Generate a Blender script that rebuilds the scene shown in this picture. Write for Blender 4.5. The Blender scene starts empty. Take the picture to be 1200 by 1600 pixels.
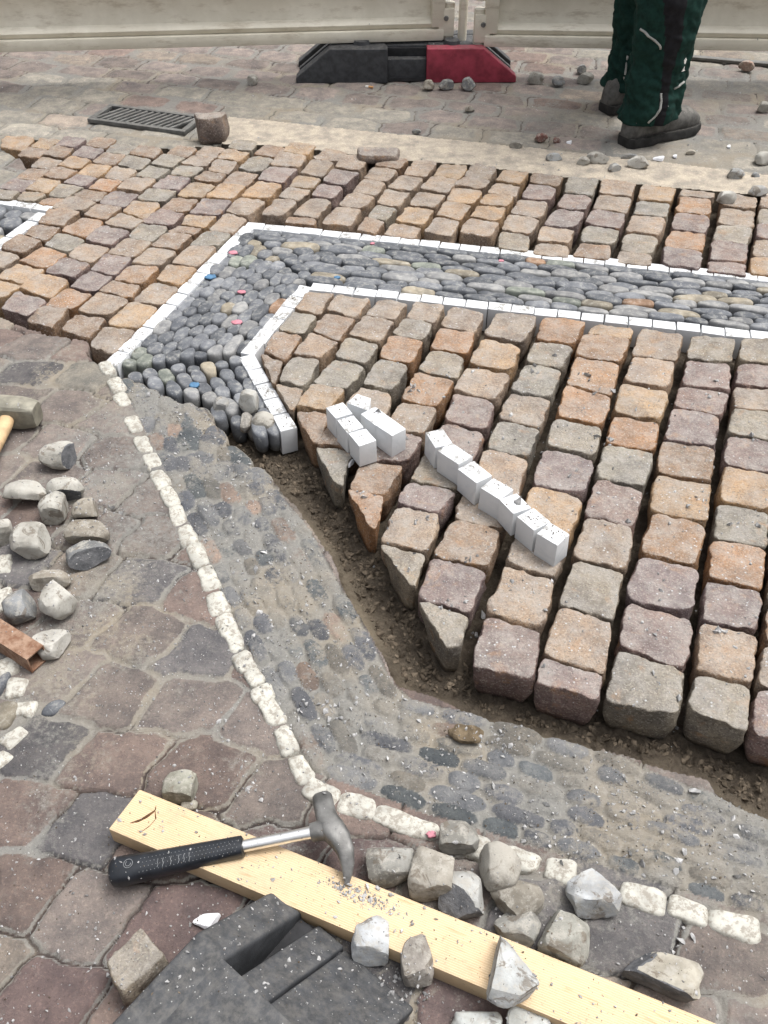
import bpy, bmesh, math, random
import numpy as np
from mathutils import Vector, Matrix, Euler
R = math.radians
random.seed(7)
SC = bpy.context.scene
COL = SC.collection

# ------------------------------------------------------------------ camera
CAM_H, PITCH, FOC = 1.264, R(43.2), 1450.0
cd = bpy.data.cameras.new('camera'); cam = bpy.data.objects.new('camera', cd); COL.objects.link(cam)
cam.location = (0, 0, CAM_H); cam.rotation_euler = (math.pi/2 - PITCH, 0, 0)
cd.sensor_fit = 'VERTICAL'; cd.sensor_height = 24; cd.lens = 24*FOC/1600
cd.clip_start = .02; cd.clip_end = 300
SC.camera = cam
# ------------------------------------------------------------------ sky, sun, exposure (bright thin overcast)
SUN_EL, SUN_AZ = 68, 70          # azimuth measured from +Y towards +X
w = bpy.data.worlds.new('World'); SC.world = w; w.use_nodes = True
nt = w.node_tree; nt.nodes.clear()
sky = nt.nodes.new('ShaderNodeTexSky'); sky.sky_type = 'NISHITA'; sky.sun_disc = False
sky.sun_elevation = R(SUN_EL); sky.sun_rotation = R(SUN_AZ); sky.dust_density = 4; sky.ozone_density = .6; sky.air_density = 1
hs = nt.nodes.new('ShaderNodeHueSaturation'); hs.inputs['Saturation'].default_value = .2
bg = nt.nodes.new('ShaderNodeBackground'); bg.inputs[1].default_value = .125
wo = nt.nodes.new('ShaderNodeOutputWorld')
# thin overcast: brightest overhead, a third as bright towards the roofs round the square
tc_ = nt.nodes.new('ShaderNodeTexCoord'); sx_ = nt.nodes.new('ShaderNodeSeparateXYZ'); mr_ = nt.nodes.new('ShaderNodeMapRange'); mx_ = nt.nodes.new('ShaderNodeVectorMath'); mx_.operation = 'SCALE'
mr_.inputs[1].default_value = 0; mr_.inputs[2].default_value = 1; mr_.inputs[3].default_value = .35; mr_.inputs[4].default_value = 2.6
nt.links.new(tc_.outputs['Generated'], sx_.inputs[0]); nt.links.new(sx_.outputs[2], mr_.inputs[0]); nt.links.new(mr_.outputs[0], mx_.inputs['Scale'])
nt.links.new(sky.outputs[0], hs.inputs['Color']); nt.links.new(hs.outputs[0], mx_.inputs[0]); nt.links.new(mx_.outputs[0], bg.inputs[0]); nt.links.new(bg.outputs[0], wo.inputs[0])
sl = bpy.data.lights.new('sun', 'SUN'); sl.energy = 2.0; sl.angle = R(24); sl.color = (1, .985, .955)
so = bpy.data.objects.new('sun', sl); COL.objects.link(so)
so.rotation_euler = (R(90-SUN_EL), 0, R(180-SUN_AZ)) if False else Vector((-math.sin(R(SUN_AZ))*math.cos(R(SUN_EL)), -math.cos(R(SUN_AZ))*math.cos(R(SUN_EL)), -math.sin(R(SUN_EL)))).to_track_quat('-Z', 'Y').to_euler()
SC.view_settings.view_transform = 'Standard'; SC.view_settings.look = 'None'
SC.view_settings.exposure = .14; SC.view_settings.gamma = 1; SC.view_settings.use_curve_mapping = False

# ------------------------------------------------------------------ survey: sight line (u, v) of the site survey -> point at height z
SP, CP = math.sin(PITCH), math.cos(PITCH)
def P(u, v, z=0.0):
    a = (v-800)/FOC; b = (u-600)/FOC
    t = (CAM_H - z)/(SP + a*CP)
    return Vector((b*t, (CP - a*SP)*t, z))
def XY(u, v, z=0.0):
    p = P(u, v, z); return (p.x, p.y)
def scale_at(v): return FOC*(SP+(v-800)/FOC*CP)/CAM_H      # survey units per metre across

# ------------------------------------------------------------------ numpy noise
def _h(ix, iy, iz, s):
    n = (ix.astype(np.int64)*374761393 + iy.astype(np.int64)*668265263 + iz.astype(np.int64)*2147483647 + s*1274126177) & 0xffffffff
    n = ((n ^ (n >> 13))*1274126177) & 0xffffffff
    n = ((n ^ (n >> 16))*2246822519) & 0xffffffff
    return ((n ^ (n >> 15)) & 0xffff)/65535.0
def vnoise(p, s=0):
    p = np.asarray(p, float); f = np.floor(p); d = p-f; d = d*d*(3-2*d); f = f.astype(np.int64)
    r = 0
    for i in (0, 1):
        for j in (0, 1):
            for k in (0, 1):
                wgt = (d[:, 0] if i else 1-d[:, 0])*(d[:, 1] if j else 1-d[:, 1])*(d[:, 2] if k else 1-d[:, 2])
                r = r + wgt*_h(f[:, 0]+i, f[:, 1]+j, f[:, 2]+k, s)
    return r*2-1
def fbm(p, o=3, s=0):
    r = 0; a = 1; t = 0; p = np.asarray(p, float)
    for i in range(o):
        r = r + a*vnoise(p*(2.03**i)+i*17.3, s+i); t += a; a *= .5
    return r/t
def sstep(a, b, x):
    t = np.clip((x-a)/(b-a), 0, 1); return t*t*(3-2*t)

# ------------------------------------------------------------------ materials
def C4(c): return (c[0], c[1], c[2], 1)
class NG:
    def __init__(s, name):
        s.m = bpy.data.materials.new(name); s.m.use_nodes = True; s.t = s.m.node_tree; s.t.nodes.clear()
        s.o = s.t.nodes.new('ShaderNodeOutputMaterial'); s.b = s.t.nodes.new('ShaderNodeBsdfPrincipled')
        s.t.links.new(s.b.outputs[0], s.o.inputs[0]); s.b.inputs['Specular IOR Level'].default_value = .3
        s.tc = s.t.nodes.new('ShaderNodeTexCoord')
        s.g = s.t.nodes.new('ShaderNodeNewGeometry'); s.oi = s.t.nodes.new('ShaderNodeObjectInfo')
        s.off = None
    def L(s, a, b): s.t.links.new(a, b)
    def coords(s, rnd=True):
        if not rnd: return s.tc.outputs['Object']
        if s.off is None:
            v = s.t.nodes.new('ShaderNodeVectorMath'); v.operation = 'MULTIPLY_ADD'
            c = s.t.nodes.new('ShaderNodeCombineXYZ')
            for i in range(3): s.L(s.oi.outputs['Random'], c.inputs[i])
            s.L(c.outputs[0], v.inputs[0]); v.inputs[1].default_value = (31, 57, 83); s.L(s.tc.outputs['Object'], v.inputs[2])
            s.off = v.outputs[0]
        return s.off
    def noise(s, sc, det=3, rough=.55, rnd=True, vec=None, dist=0):
        n = s.t.nodes.new('ShaderNodeTexNoise'); n.inputs['Scale'].default_value = sc; n.inputs['Detail'].default_value = det
        n.inputs['Roughness'].default_value = rough; n.inputs['Distortion'].default_value = dist
        s.L(vec if vec is not None else s.coords(rnd), n.inputs['Vector']); return n.outputs['Fac']
    def vor(s, sc, rnd=True, feat='F1', vec=None):
        n = s.t.nodes.new('ShaderNodeTexVoronoi'); n.feature = feat; n.inputs['Scale'].default_value = sc
        s.L(vec if vec is not None else s.coords(rnd), n.inputs['Vector']); return n
    def rng(s, x, a, b, c=0, d=1):
        n = s.t.nodes.new('ShaderNodeMapRange'); n.interpolation_type = 'SMOOTHSTEP'
        s.L(x, n.inputs[0])
        for i, q in enumerate((a, b, c, d)): n.inputs[i+1].default_value = q
        return n.outputs[0]
    def math(s, op, a, b=None):
        n = s.t.nodes.new('ShaderNodeMath'); n.operation = op
        for i, q in enumerate((a, b)):
            if q is None: continue
            if isinstance(q, (int, float)): n.inputs[i].default_value = q
            else: s.L(q, n.inputs[i])
        return n.outputs[0]
    def mix(s, f, a, b, mode='MIX'):
        n = s.t.nodes.new('ShaderNodeMix'); n.data_type = 'RGBA'; n.blend_type = mode
        for i, q in ((0, f), (6, a), (7, b)):
            if isinstance(q, (int, float)): n.inputs[i].default_value = q
            elif isinstance(q, tuple): n.inputs[i].default_value = C4(q)
            else: s.L(q, n.inputs[i])
        return n.outputs[2]
    def attr(s, name, out='Color'):
        n = s.t.nodes.new('ShaderNodeAttribute'); n.attribute_name = name; return n.outputs[out]
    def up(s):
        n = s.t.nodes.new('ShaderNodeSeparateXYZ'); s.L(s.g.outputs['Normal'], n.inputs[0]); return n.outputs[2]
    def fin(s, col, rough=.85, bumps=(), metal=0, spec=None):
        if isinstance(col, tuple): s.b.inputs['Base Color'].default_value = C4(col)
        else: s.L(col, s.b.inputs['Base Color'])
        if isinstance(rough, (int, float)): s.b.inputs['Roughness'].default_value = rough
        else: s.L(rough, s.b.inputs['Roughness'])
        s.b.inputs['Metallic'].default_value = metal
        if spec is not None: s.b.inputs['Specular IOR Level'].default_value = spec
        prev = None
        for h, st, di in bumps:
            n = s.t.nodes.new('ShaderNodeBump'); n.inputs['Strength'].default_value = st; n.inputs['Distance'].default_value = di
            s.L(h, n.inputs['Height'])
            if prev is not None: s.L(prev, n.inputs['Normal'])
            prev = n.outputs[0]
        if prev is not None: s.L(prev, s.b.inputs['Normal'])
        return s.m
DUST_TOPLIGHT = (.375, .355, .325)
def mat_granite():
    g = NG('granite'); c = g.oi.outputs['Color']
    n1 = g.noise(14, 3, .6); n2 = g.noise(160, 4, .7); sp = g.vor(420)
    a = g.mix(g.rng(n1, .3, .7), g.mix(1.0, c, (.72, .68, .68), 'MULTIPLY'), g.mix(1.0, c, (1.22, 1.12, 1.0), 'MULTIPLY'))
    a = g.mix(g.rng(n2, .35, .75, 0, .55), a, g.mix(1.0, a, (.5, .46, .45), 'MULTIPLY'))
    s1 = g.t.nodes.new('ShaderNodeSeparateColor'); g.L(sp.outputs['Color'], s1.inputs[0])
    a = g.mix(g.math('MULTIPLY', g.rng(s1.outputs[0], .80, .86), .28), a, (.52, .47, .40))
    a = g.mix(g.math('MULTIPLY', g.rng(s1.outputs[1], .86, .9), .5), a, (.07, .06, .055))
    # rust seams
    a = g.mix(g.math('MULTIPLY', g.rng(g.noise(22, 4, .7, dist=.6), .56, .7), .4), a, (.36, .19, .08))
    # pale working dust on upward faces; also paints tops lit and sides shaded
    pos = g.g.outputs['Position']
    d = g.math('MULTIPLY', g.rng(g.up(), .55, .95), g.rng(g.noise(26, 6, .75), .36, .68, .15, .58))
    a = g.mix(d, a, DUST_TOPLIGHT)
    chip = g.vor(190); s2 = g.t.nodes.new('ShaderNodeSeparateColor'); g.L(chip.outputs['Color'], s2.inputs[0])
    cm = g.math('MULTIPLY', g.math('MULTIPLY', g.rng(s2.outputs[2], .955, .965), g.rng(chip.outputs['Distance'], .42, .25)), g.rng(g.up(), .6, .9))
    a = g.mix(cm, a, (.42, .42, .42))
    return g.fin(a, .9, ((g.noise(24, 3, .6, dist=.8), .7, .009), (g.noise(50, 5, .75), .9, .005), (g.noise(240, 4, .8), .9, .002), (g.vor(330).outputs['Distance'], .35, .0008)), spec=.2)
def mat_marble():
    g = NG('marble_white')
    a = g.mix(g.rng(g.noise(16, 4, .6, dist=1.5), .5, .8, 0, .5), (.61, .62, .63), (.42, .44, .47))
    d = g.math('MULTIPLY', g.rng(g.up(), .5, .95), g.math('MULTIPLY', g.rng(g.noise(95, 5, .8), .46, .56, 0, .9), g.rng(g.noise(14, 3, .6), .46, .60)))
    a = g.mix(d, a, (.20, .19, .17))
    a = g.mix(g.rng(g.noise(9, 3), .55, .85, 0, .35), a, (.62, .58, .5))
    return g.fin(a, .55, ((g.noise(200, 3), .4, .001), (g.noise(30, 3), .3, .002)), spec=.3)
def mat_oldmarble():
    g = NG('marble_worn')
    a = g.mix(g.rng(g.noise(30, 4, .6), .35, .7), (.49, .475, .42), (.34, .33, .295))
    a = g.mix(g.rng(g.noise(90, 5, .75), .46, .60, 0, .85), a, (.24, .215, .18))
    return g.fin(a, .7, ((g.noise(60, 4, .7), .6, .003), (g.noise(300, 3), .4, .001)))
def mat_pebble():
    g = NG('river_pebble'); c = g.oi.outputs['Color']
    a = g.mix(g.rng(g.noise(30, 4, .6), .3, .7), g.mix(1.0, c, (.7, .7, .72), 'MULTIPLY'), g.mix(1.0, c, (1.35, 1.32, 1.28), 'MULTIPLY'))
    a = g.mix(g.rng(g.noise(300, 3, .7), .55, .75, 0, .4), a, (.30, .30, .29))
    d = g.math('MULTIPLY', g.rng(g.up(), .4, .95), g.rng(g.noise(60, 5, .7), .48, .72, 0, .6))
    a = g.mix(d, a, (.34, .33, .30))
    wv = g.noise(40, 2, .5, vec=None, dist=3)
    a = g.mix(g.rng(wv, .66, .69, 0, .25), a, (.5, .5, .48))
    return g.fin(a, .72, ((g.noise(120, 4, .7), .5, .0015),), spec=.3)
def mat_rock(name, pale):
    g = NG(name); c = g.oi.outputs['Color']
    if pale:
        a = g.mix(g.rng(g.noise(18, 4, .6), .35, .65), g.mix(1.0, c, (.7, .68, .64), 'MULTIPLY'), g.mix(1.0, c, (1.25, 1.24, 1.2), 'MULTIPLY'))
        a = g.mix(g.rng(g.noise(55, 6, .8), .46, .62, 0, .75), a, (.36, .34, .30))
        a = g.mix(g.rng(g.noise(35, 4, .7, dist=1), .55, .64, 0, .7), a, (.13, .105, .08))
        return g.fin(a, .85, ((g.noise(40, 4, .7), .5, .003), (g.noise(330, 3, .7), .5, .001)), spec=.2)
    a = g.mix(g.rng(g.noise(40, 5, .7), .3, .7), (.075, .078, .085), (.17, .17, .175))
    a = g.mix(g.rng(g.noise(110, 4, .7), .6, .72, 0, .7), a, (.42, .42, .42))
    return g.fin(a, .8, ((g.noise(50, 5, .75), .8, .004), (g.noise(260, 3, .7), .5, .001)), spec=.25)
def mat_ground(name, kind):
    g = NG(name); T = g.attr('tone'); M = g.attr('cover', 'Fac')
    if kind == 'soil':
        n = g.noise(30, 6, .75, rnd=False)
        a = g.mix(g.rng(n, .3, .7), (.07, .055, .041), (.15, .122, .092))
        a = g.mix(M, a, (.30, .25, .18))
        a = g.mix(g.rng(g.noise(170, 4, .8, rnd=False), .60, .72, 0, .5), a, (.26, .24, .2))
        return g.fin(a, .95, ((g.noise(70, 6, .8, rnd=False), 1, .012), (g.noise(300, 4, .8, rnd=False), 1, .004)), spec=.15)
    n1 = g.noise(18, 5, .7, rnd=False); n2 = g.noise(200, 4, .75, rnd=False)
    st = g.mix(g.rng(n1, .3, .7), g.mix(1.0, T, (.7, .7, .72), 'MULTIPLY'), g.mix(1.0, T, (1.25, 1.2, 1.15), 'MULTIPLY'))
    st = g.mix(g.rng(n2, .5, .72, 0, .6), st, g.mix(1.0, st, (1.9, 1.8, 1.7), 'MULTIPLY'))
    st = g.mix(g.rng(g.noise(240, 3, .7, rnd=False), .58, .7, 0, .5), st, g.mix(1.0, st, (.4, .38, .38), 'MULTIPLY'))
    # mortar and sand lying in the joints and over the stones
    mo = g.mix(g.rng(g.noise(3.5, 3, .6, rnd=False), .42, .68), (.195, .19, .175), (.245, .21, .16))
    mo = g.mix(g.rng(g.noise(140, 5, .8, rnd=False), .45, .7, 0, .7), mo, (.29, .275, .25))
    mo = g.mix(g.rng(g.noise(110, 5, .8, rnd=False), .6, .75, 0, .7), mo, (.10, .085, .065))
    jm = g.noise(90, 5, .8, rnd=False)
    f = g.math('ADD', M, g.math('MULTIPLY', g.math('SUBTRACT', jm, .5), 1.5))
    a = g.mix(g.math('MULTIPLY', g.rng(f, .30, .72), .93), st, mo)
    # scattered white grit
    v = g.vor(260, rnd=False); s2 = g.t.nodes.new('ShaderNodeSeparateColor'); g.L(v.outputs['Color'], s2.inputs[0])
    dens = g.rng(g.noise(7, 3, .7, rnd=False), .35, .7, .992, .95)
    q = g.t.nodes.new('ShaderNodeMath'); q.operation = 'GREATER_THAN'; g.L(s2.outputs[0], q.inputs[0]); g.L(dens, q.inputs[1])
    cm = g.math('MULTIPLY', q.outputs[0], g.rng(g.math('ADD', v.outputs['Distance'], g.math('MULTIPLY', g.noise(500, 2, .6, rnd=False), .5)), .62, .42))
    a = g.mix(cm, a, (.42, .41, .39))
    return g.fin(a, .92, ((g.noise(60, 5, .8, rnd=False), .7, .004), (g.noise(280, 4, .8, rnd=False), .9, .0016), (cm, .6, .002)), spec=.2)
def simple(name, col, rough=.6, metal=0, var=.25, sc=30, bump=.3, bd=.001, spec=.4, dust=0, rnd=True):
    g = NG(name)
    lo = tuple(x*(1-var) for x in col); hi = tuple(min(1, x*(1+var)) for x in col)
    a = g.mix(g.rng(g.noise(sc, 4, .6, rnd), .3, .7), lo, hi)
    if dust:
        d = g.math('MULTIPLY', g.rng(g.up(), .2, .95), g.rng(g.noise(sc*1.5, 5, .75, rnd), .35, .7, 0, dust))
        a = g.mix(d, a, (.28, .26, .23))
        v = g.vor(330); s2 = g.t.nodes.new('ShaderNodeSeparateColor'); g.L(v.outputs['Color'], s2.inputs[0])
        cm = g.math('MULTIPLY', g.rng(s2.outputs[0], .965, .975), g.rng(v.outputs['Distance'], .35, .2))
        a = g.mix(g.math('MULTIPLY', cm, g.rng(g.up(), .3, .8)), a, (.28, .28, .27))
    return g.fin(a, rough, ((g.noise(sc*8, 4, .7, rnd), bump, bd),), metal, spec)
def mat_wood():
    g = NG('pine_wood')
    mp = g.t.nodes.new('ShaderNodeMapping'); mp.inputs['Scale'].default_value = (.22, 1, 1); g.L(g.tc.outputs['Object'], mp.inputs[0])
    wv = g.t.nodes.new('ShaderNodeTexWave'); wv.bands_direction = 'Y'; wv.inputs['Scale'].default_value = 105; wv.inputs['Distortion'].default_value = 2.2
    wv.inputs['Detail'].default_value = 2; wv.inputs['Detail Scale'].default_value = .35; g.L(mp.outputs[0], wv.inputs['Vector'])
    a = g.mix(g.rng(wv.outputs['Fac'], .1, .9, 0, .75), (.63, .475, .305), (.49, .34, .19))
    a = g.mix(g.rng(g.noise(12, 4, .6), .4, .75, 0, .6), a, (.58, .46, .30))
    mp2 = g.t.nodes.new('ShaderNodeMapping'); mp2.inputs['Scale'].default_value = (.1, 1, 1); g.L(g.tc.outputs['Object'], mp2.inputs[0])
    a = g.mix(g.rng(g.noise(260, 3, .6, vec=mp2.outputs[0]), .58, .72, 0, .55), a, (.38, .24, .11))
    a = g.mix(g.rng(g.noise(9, 5, .75), .42, .68, 0, .45), a, (.33, .27, .19))
    a = g.mix(g.rng(g.noise(85, 4, .8), .60, .72, 0, .7), a, (.2, .17, .13))
    return g.fin(a, .7, ((wv.outputs['Fac'], .25, .001), (g.noise(240, 3, .7, vec=mp2.outputs[0]), .4, .0008)), spec=.25)
def mat_plastic():
    g = NG('cream_plastic')
    mp = g.t.nodes.new('ShaderNodeMapping'); mp.inputs['Scale'].default_value = (.25, 1, 1); g.L(g.tc.outputs['Object'], mp.inputs[0])
    a = g.mix(g.rng(g.noise(5, 5, .7, rnd=False), .35, .7), (.62, .58, .48), (.73, .69, .585))
    a = g.mix(g.rng(g.noise(24, 5, .75, vec=mp.outputs[0]), .50, .70, 0, .6), a, (.36, .30, .22))
    a = g.mix(g.rng(g.noise(60, 4, .8, rnd=False), .68, .75, 0, .6), a, (.2, .15, .1))
    return g.fin(a, .5, ((g.noise(40, 4, .6, rnd=False), .15, .002),), spec=.4)
def mat_rust():
    g = NG('rusty_steel')
    a = g.mix(g.rng(g.noise(45, 5, .7), .35, .65), (.17, .085, .05), (.30, .20, .14))
    a = g.mix(g.rng(g.noise(140, 5, .8), .55, .7, 0, .7), a, (.08, .045, .03))
    return g.fin(a, .8, ((g.noise(130, 4, .8), .6, .001),), spec=.3)
def mat_farpave():
    g = NG('far_paving')
    v = g.vor(6.5, rnd=False, feat='DISTANCE_TO_EDGE'); v2 = g.vor(6.5, rnd=False)
    st = g.mix(.6, (.22, .18, .165), v2.outputs['Color'], 'SOFT_LIGHT')
    a = g.mix(g.rng(v.outputs['Distance'], .02, .09), (.24, .2, .14), st)
    return g.fin(a, .9, ((g.rng(v.outputs['Distance'], .02, .1), .5, .01),))
M = dict(granite=mat_granite(), marble=mat_marble(), oldmarble=mat_oldmarble(), pebble=mat_pebble(),
         rock=mat_rock('pebble_skin', True), cut=mat_rock('pebble_cut_face', False),
         soil=mat_ground('bedding_soil', 'soil'), pave=mat_ground('old_stone_paving', 'pave'), far=mat_farpave(),
         wood=mat_wood(), plastic=mat_plastic(), rust=mat_rust(),
         rubber=simple('recycled_rubber', (.046, .048, .052), .7, 0, .25, 45, .6, .001, .3, dust=.25),
         rubber_shaded=simple('rubber_recess_shade', (.03, .03, .032), .8, 0, .3, 25, .4, .0015, .2),  # the same rubber darkened: shade of recess and slots put into its colour
         red=simple('red_plastic', (.30, .04, .065), .6, 0, .3, 20, .3, .0015, .35, dust=.25),
         steel=simple('worn_steel', (.16, .157, .15), .5, .5, .35, 40, .5, .0008, .5),
         chrome=simple('bright_shaft', (.85, .84, .82), .34, 1, .1, 40, .1, .0003, .5),
         grip=simple('black_grip', (.012, .014, .018), .35, 0, .3, 60, .12, .0005, .5),
         gripdot=simple('grip_dimple', (.19, .195, .20), .6, 0, .1, 60, .1, .0003, .4),
         darkwood=simple('pine_knot', (.10, .05, .022), .8, 0, .4, 90, .3, .0008, .2),
         ash=simple('ash_handle', (.46, .32, .18), .6, 0, .25, 25, .3, .0008, .35),
         malletsteel=simple('mallet_steel', (.235, .22, .175), .6, .2, .3, 30, .5, .001, .4),
         iron=simple('cast_iron', (.135, .135, .13), .7, .3, .3, 30, .5, .001, .4, dust=.35),
         black=simple('void_shade_black', (.012, .011, .01), .95, 0, .2, 20, .2, .001, .1),
         green=simple('green_workwear', (.009, .030, .024), .9, 0, .25, 60, .6, .0006, .15),
         blackcloth=simple('black_workwear', (.014, .014, .016), .9, 0, .25, 60, .6, .0006, .15),
         piping=simple('grey_piping', (.33, .33, .31), .7, 0, .15, 60, .3, .0006, .3),
         boot=simple('boot_leather', (.095, .092, .086), .75, 0, .4, 30, .6, .001, .25, dust=.5),
         sole=simple('boot_sole', (.03, .029, .028), .85, 0, .3, 40, .5, .001, .2, dust=.3),
         skin=simple('skin', (.5, .3, .22), .6, 0, .1, 20, .2, .001, .35),
         hair=simple('hair', (.06, .04, .025), .8, 0, .3, 60, .5, .001, .2),
         mud=simple('mud', (.15, .115, .075), .95, 0, .35, 60, .9, .003, .1),
         chip=simple('stone_chip', (.33, .325, .32), .85, 0, .45, 60, .4, .001, .2),
         soilchip=simple('soil_crumb', (.11, .088, .065), .95, 0, .5, 60, .4, .001, .1),
         shard=simple('marble_shard', (.66, .66, .68), .6, 0, .15, 40, .4, .001, .3),
         paint_pink=simple('pink_marker', (.48, .20, .24), .7, 0, .15, 90, .3, .0006, .2),
         paint_blue=simple('blue_marker', (.08, .17, .28), .7, 0, .15, 90, .3, .0006, .2),
         filter=simple('cigarette_filter', (.5, .27, .12), .8, 0, .2, 90, .2, .0004, .2),
         paper=simple('cigarette_paper', (.7, .68, .64), .8, 0, .1, 90, .2, .0004, .2))

# ------------------------------------------------------------------ object helpers
def tag(o, label=None, cat=None, group=None, kind=None):
    if label: o['label'] = label
    if cat: o['category'] = cat
    if group: o['group'] = group
    if kind: o['kind'] = kind
    return o
def link(name, me, mat=None, parent=None, loc=None):
    o = bpy.data.objects.new(name, me); COL.objects.link(o)
    if mat is not None and me is not None and not me.materials:
        for q in (mat if isinstance(mat, (list, tuple)) else [mat]): me.materials.append(M[q] if isinstance(q, str) else q)
    if parent is not None: o.parent = parent
    if loc is not None: o.location = loc
    return o
def empty(name, loc, rz=0):
    o = bpy.data.objects.new(name, None); COL.objects.link(o); o.location = loc; o.rotation_euler = (0, 0, rz); o.empty_display_size = .05
    return o
def mesh(name, v, f, smooth=True, sharp=None):
    me = bpy.data.meshes.new(name); me.from_pydata([tuple(p) for p in v], [], f); me.update()
    if smooth: me.polygons.foreach_set('use_smooth', [True]*len(me.polygons))
    if sharp is not None: me.set_sharp_from_angle(angle=R(sharp))
    return me
def bm_mesh(name, bm, smooth=False, sharp=None):
    me = bpy.data.meshes.new(name); bmesh.ops.recalc_face_normals(bm, faces=bm.faces); bm.to_mesh(me); bm.free()
    if smooth: me.polygons.foreach_set('use_smooth', [True]*len(me.polygons))
    if sharp is not None: me.set_sharp_from_angle(angle=R(sharp))
    return me
def bm_box(bm, c, s, rot=None, bev=0):
    r = bmesh.ops.create_cube(bm, size=1); vs = r['verts']
    mt = Matrix.Translation(c) @ (rot.to_matrix().to_4x4() if rot else Matrix()) @ Matrix.Diagonal((*s, 1))
    bmesh.ops.transform(bm, matrix=mt, verts=vs)
    if bev: bmesh.ops.bevel(bm, geom=list({e for v in vs for e in v.link_edges}), offset=bev, segments=2, affect='EDGES', profile=.6)
def loft(rings, cap=True):
    v = []; f = []; n = len(rings[0])
    for r in rings: v += [tuple(p) for p in r]
    for i in range(len(rings)-1):
        for j in range(n):
            a = i*n+j; b = i*n+(j+1) % n; f.append((a, a+n, b+n, b))
    if cap:
        for k, base, rv in ((0, 0, False), (len(rings)-1, (len(rings)-1)*n, True)):
            c = np.mean(np.array(rings[k]), axis=0); v.append(tuple(c)); ci = len(v)-1
            for j in range(n):
                a = base+j; b = base+(j+1) % n
                f.append((ci, b, a) if rv else (ci, a, b))
    return v, f
def tube_pts(path, rads, n=16, flat=1.0):
    rings = []
    for i, p in enumerate(path):
        p = Vector(p); d = (Vector(path[min(i+1, len(path)-1)])-Vector(path[max(i-1, 0)])).normalized()
        s = d.cross(Vector((0, 0, 1)));
        if s.length < .05: s = d.cross(Vector((0, 1, 0)))
        s.normalize(); u = s.cross(d)
        rings.append([p + s*math.cos(2*math.pi*k/n)*rads[i] + u*math.sin(2*math.pi*k/n)*rads[i]*flat for k in range(n)])
    return rings
ORD = 'zeroth first second third fourth fifth sixth seventh eighth ninth tenth eleventh twelfth thirteenth fourteenth fifteenth sixteenth seventeenth eighteenth nineteenth twentieth'.split()
def ordn(i):
    if i <= 20: return ORD[i]
    return ('twenty-', 'thirty-', 'forty-')[i//10-2] + ORD[i % 10] if i % 10 else ('twentieth', 'thirtieth', 'fortieth')[i//10-2]

# ------------------------------------------------------------------ stone builder: rings stacked under a rounded quad outline
def stone_mesh(name, quad, prof, n=8, N=36, seed=0, rough=.0015, chunk=.003, dome=0, tilt=(0, 0)):
    """quad: 4 xy corners (far-left, far-right, near-right, near-left) relative to the centre; prof: (scale, z) from the top centre down"""
    q = [np.array(p, float) for p in quad]
    a = (np.arange(N)+.5)/N*2*np.pi
    ca, sa = np.cos(a), np.sin(a)
    r = (np.abs(ca)**n+np.abs(sa)**n)**(-1/n)
    s, t = (ca*r+1)/2, (sa*r+1)/2          # t = 1 far
    V = []
    rng = random.Random(seed)
    ck = [rng.uniform(.0, 1) for _ in range(4)]
    for sc, z in prof:
        ss = (s-.5)*sc+.5; tt = (t-.5)*sc+.5
        xy = (1-ss)[:, None]*((1-tt)[:, None]*q[3]+tt[:, None]*q[0]) + ss[:, None]*((1-tt)[:, None]*q[2]+tt[:, None]*q[1])
        zz = np.full(N, z)+dome*(1-sc*sc if sc <= 1 else 0)
        V.append(np.column_stack([xy, zz]))
    V = np.vstack(V)
    V[:, 2] += V[:, 0]*tilt[0]+V[:, 1]*tilt[1]
    pn = V+np.array([seed*3.71, seed*1.37, seed*.77]) % 997
    lev = np.repeat(np.array([min(1, max(0, (s_-.75)/.25)) for s_, z_ in prof]), N)
    off = np.column_stack([fbm(pn*55, 3, 1), fbm(pn*55, 3, 5), fbm(pn*55, 3, 9)])
    big = np.column_stack([fbm(pn*22, 2, 21), fbm(pn*22, 2, 25), .5*fbm(pn*22, 2, 29)])
    fine = np.column_stack([fbm(pn*140, 2, 41), fbm(pn*140, 2, 45), .6*fbm(pn*140, 2, 49)])
    V += off*rough*(.35+lev[:, None]) + big*chunk*(.25+.75*lev[:, None]) + fine*rough*.6*(.3+lev[:, None])
    nr = len(prof); v = V.tolist(); f = []
    for i in range(nr-1):
        for j in range(N):
            x = i*N+j; y = i*N+(j+1) % N; f.append((x, x+N, y+N, y))
    v.append(V[:N].mean(axis=0).tolist()); c = len(v)-1
    for j in range(N): f.append((c, j, (j+1) % N))
    v.append(V[-N:].mean(axis=0).tolist()); c = len(v)-1; b = (nr-1)*N
    for j in range(N): f.append((c, b+(j+1) % N, b+j))
    return mesh(name, v, f, True)
SETT_PROF = [(.25, 0), (.5, 0), (.7, 0), (.84, 0), (.93, -.0001), (.968, -.0005), (.988, -.0015), (1.0, -.0036), (1.006, -.009), (1.012, -.022), (1.01, -.038), (.965, -.056), (.89, -.074), (.80, -.088)]
CUT_PROF = SETT_PROF[:7]+[(.995, -.0036), (.98, -.009), (.95, -.018), (.88, -.034), (.80, -.052), (.72, -.072), (.66, -.088)]
SETT_COL = dict(o=(.335, .235, .14), O=(.295, .175, .095), t=(.285, .225, .172), g=(.22, .205, .172), p=(.19, .145, .142), b=(.225, .155, .105))
SETT_WORD = dict(o='pale ochre', O='rusty orange', t='tan', g='grey', p='purplish grey', b='brown')
ZT = .022
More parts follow.
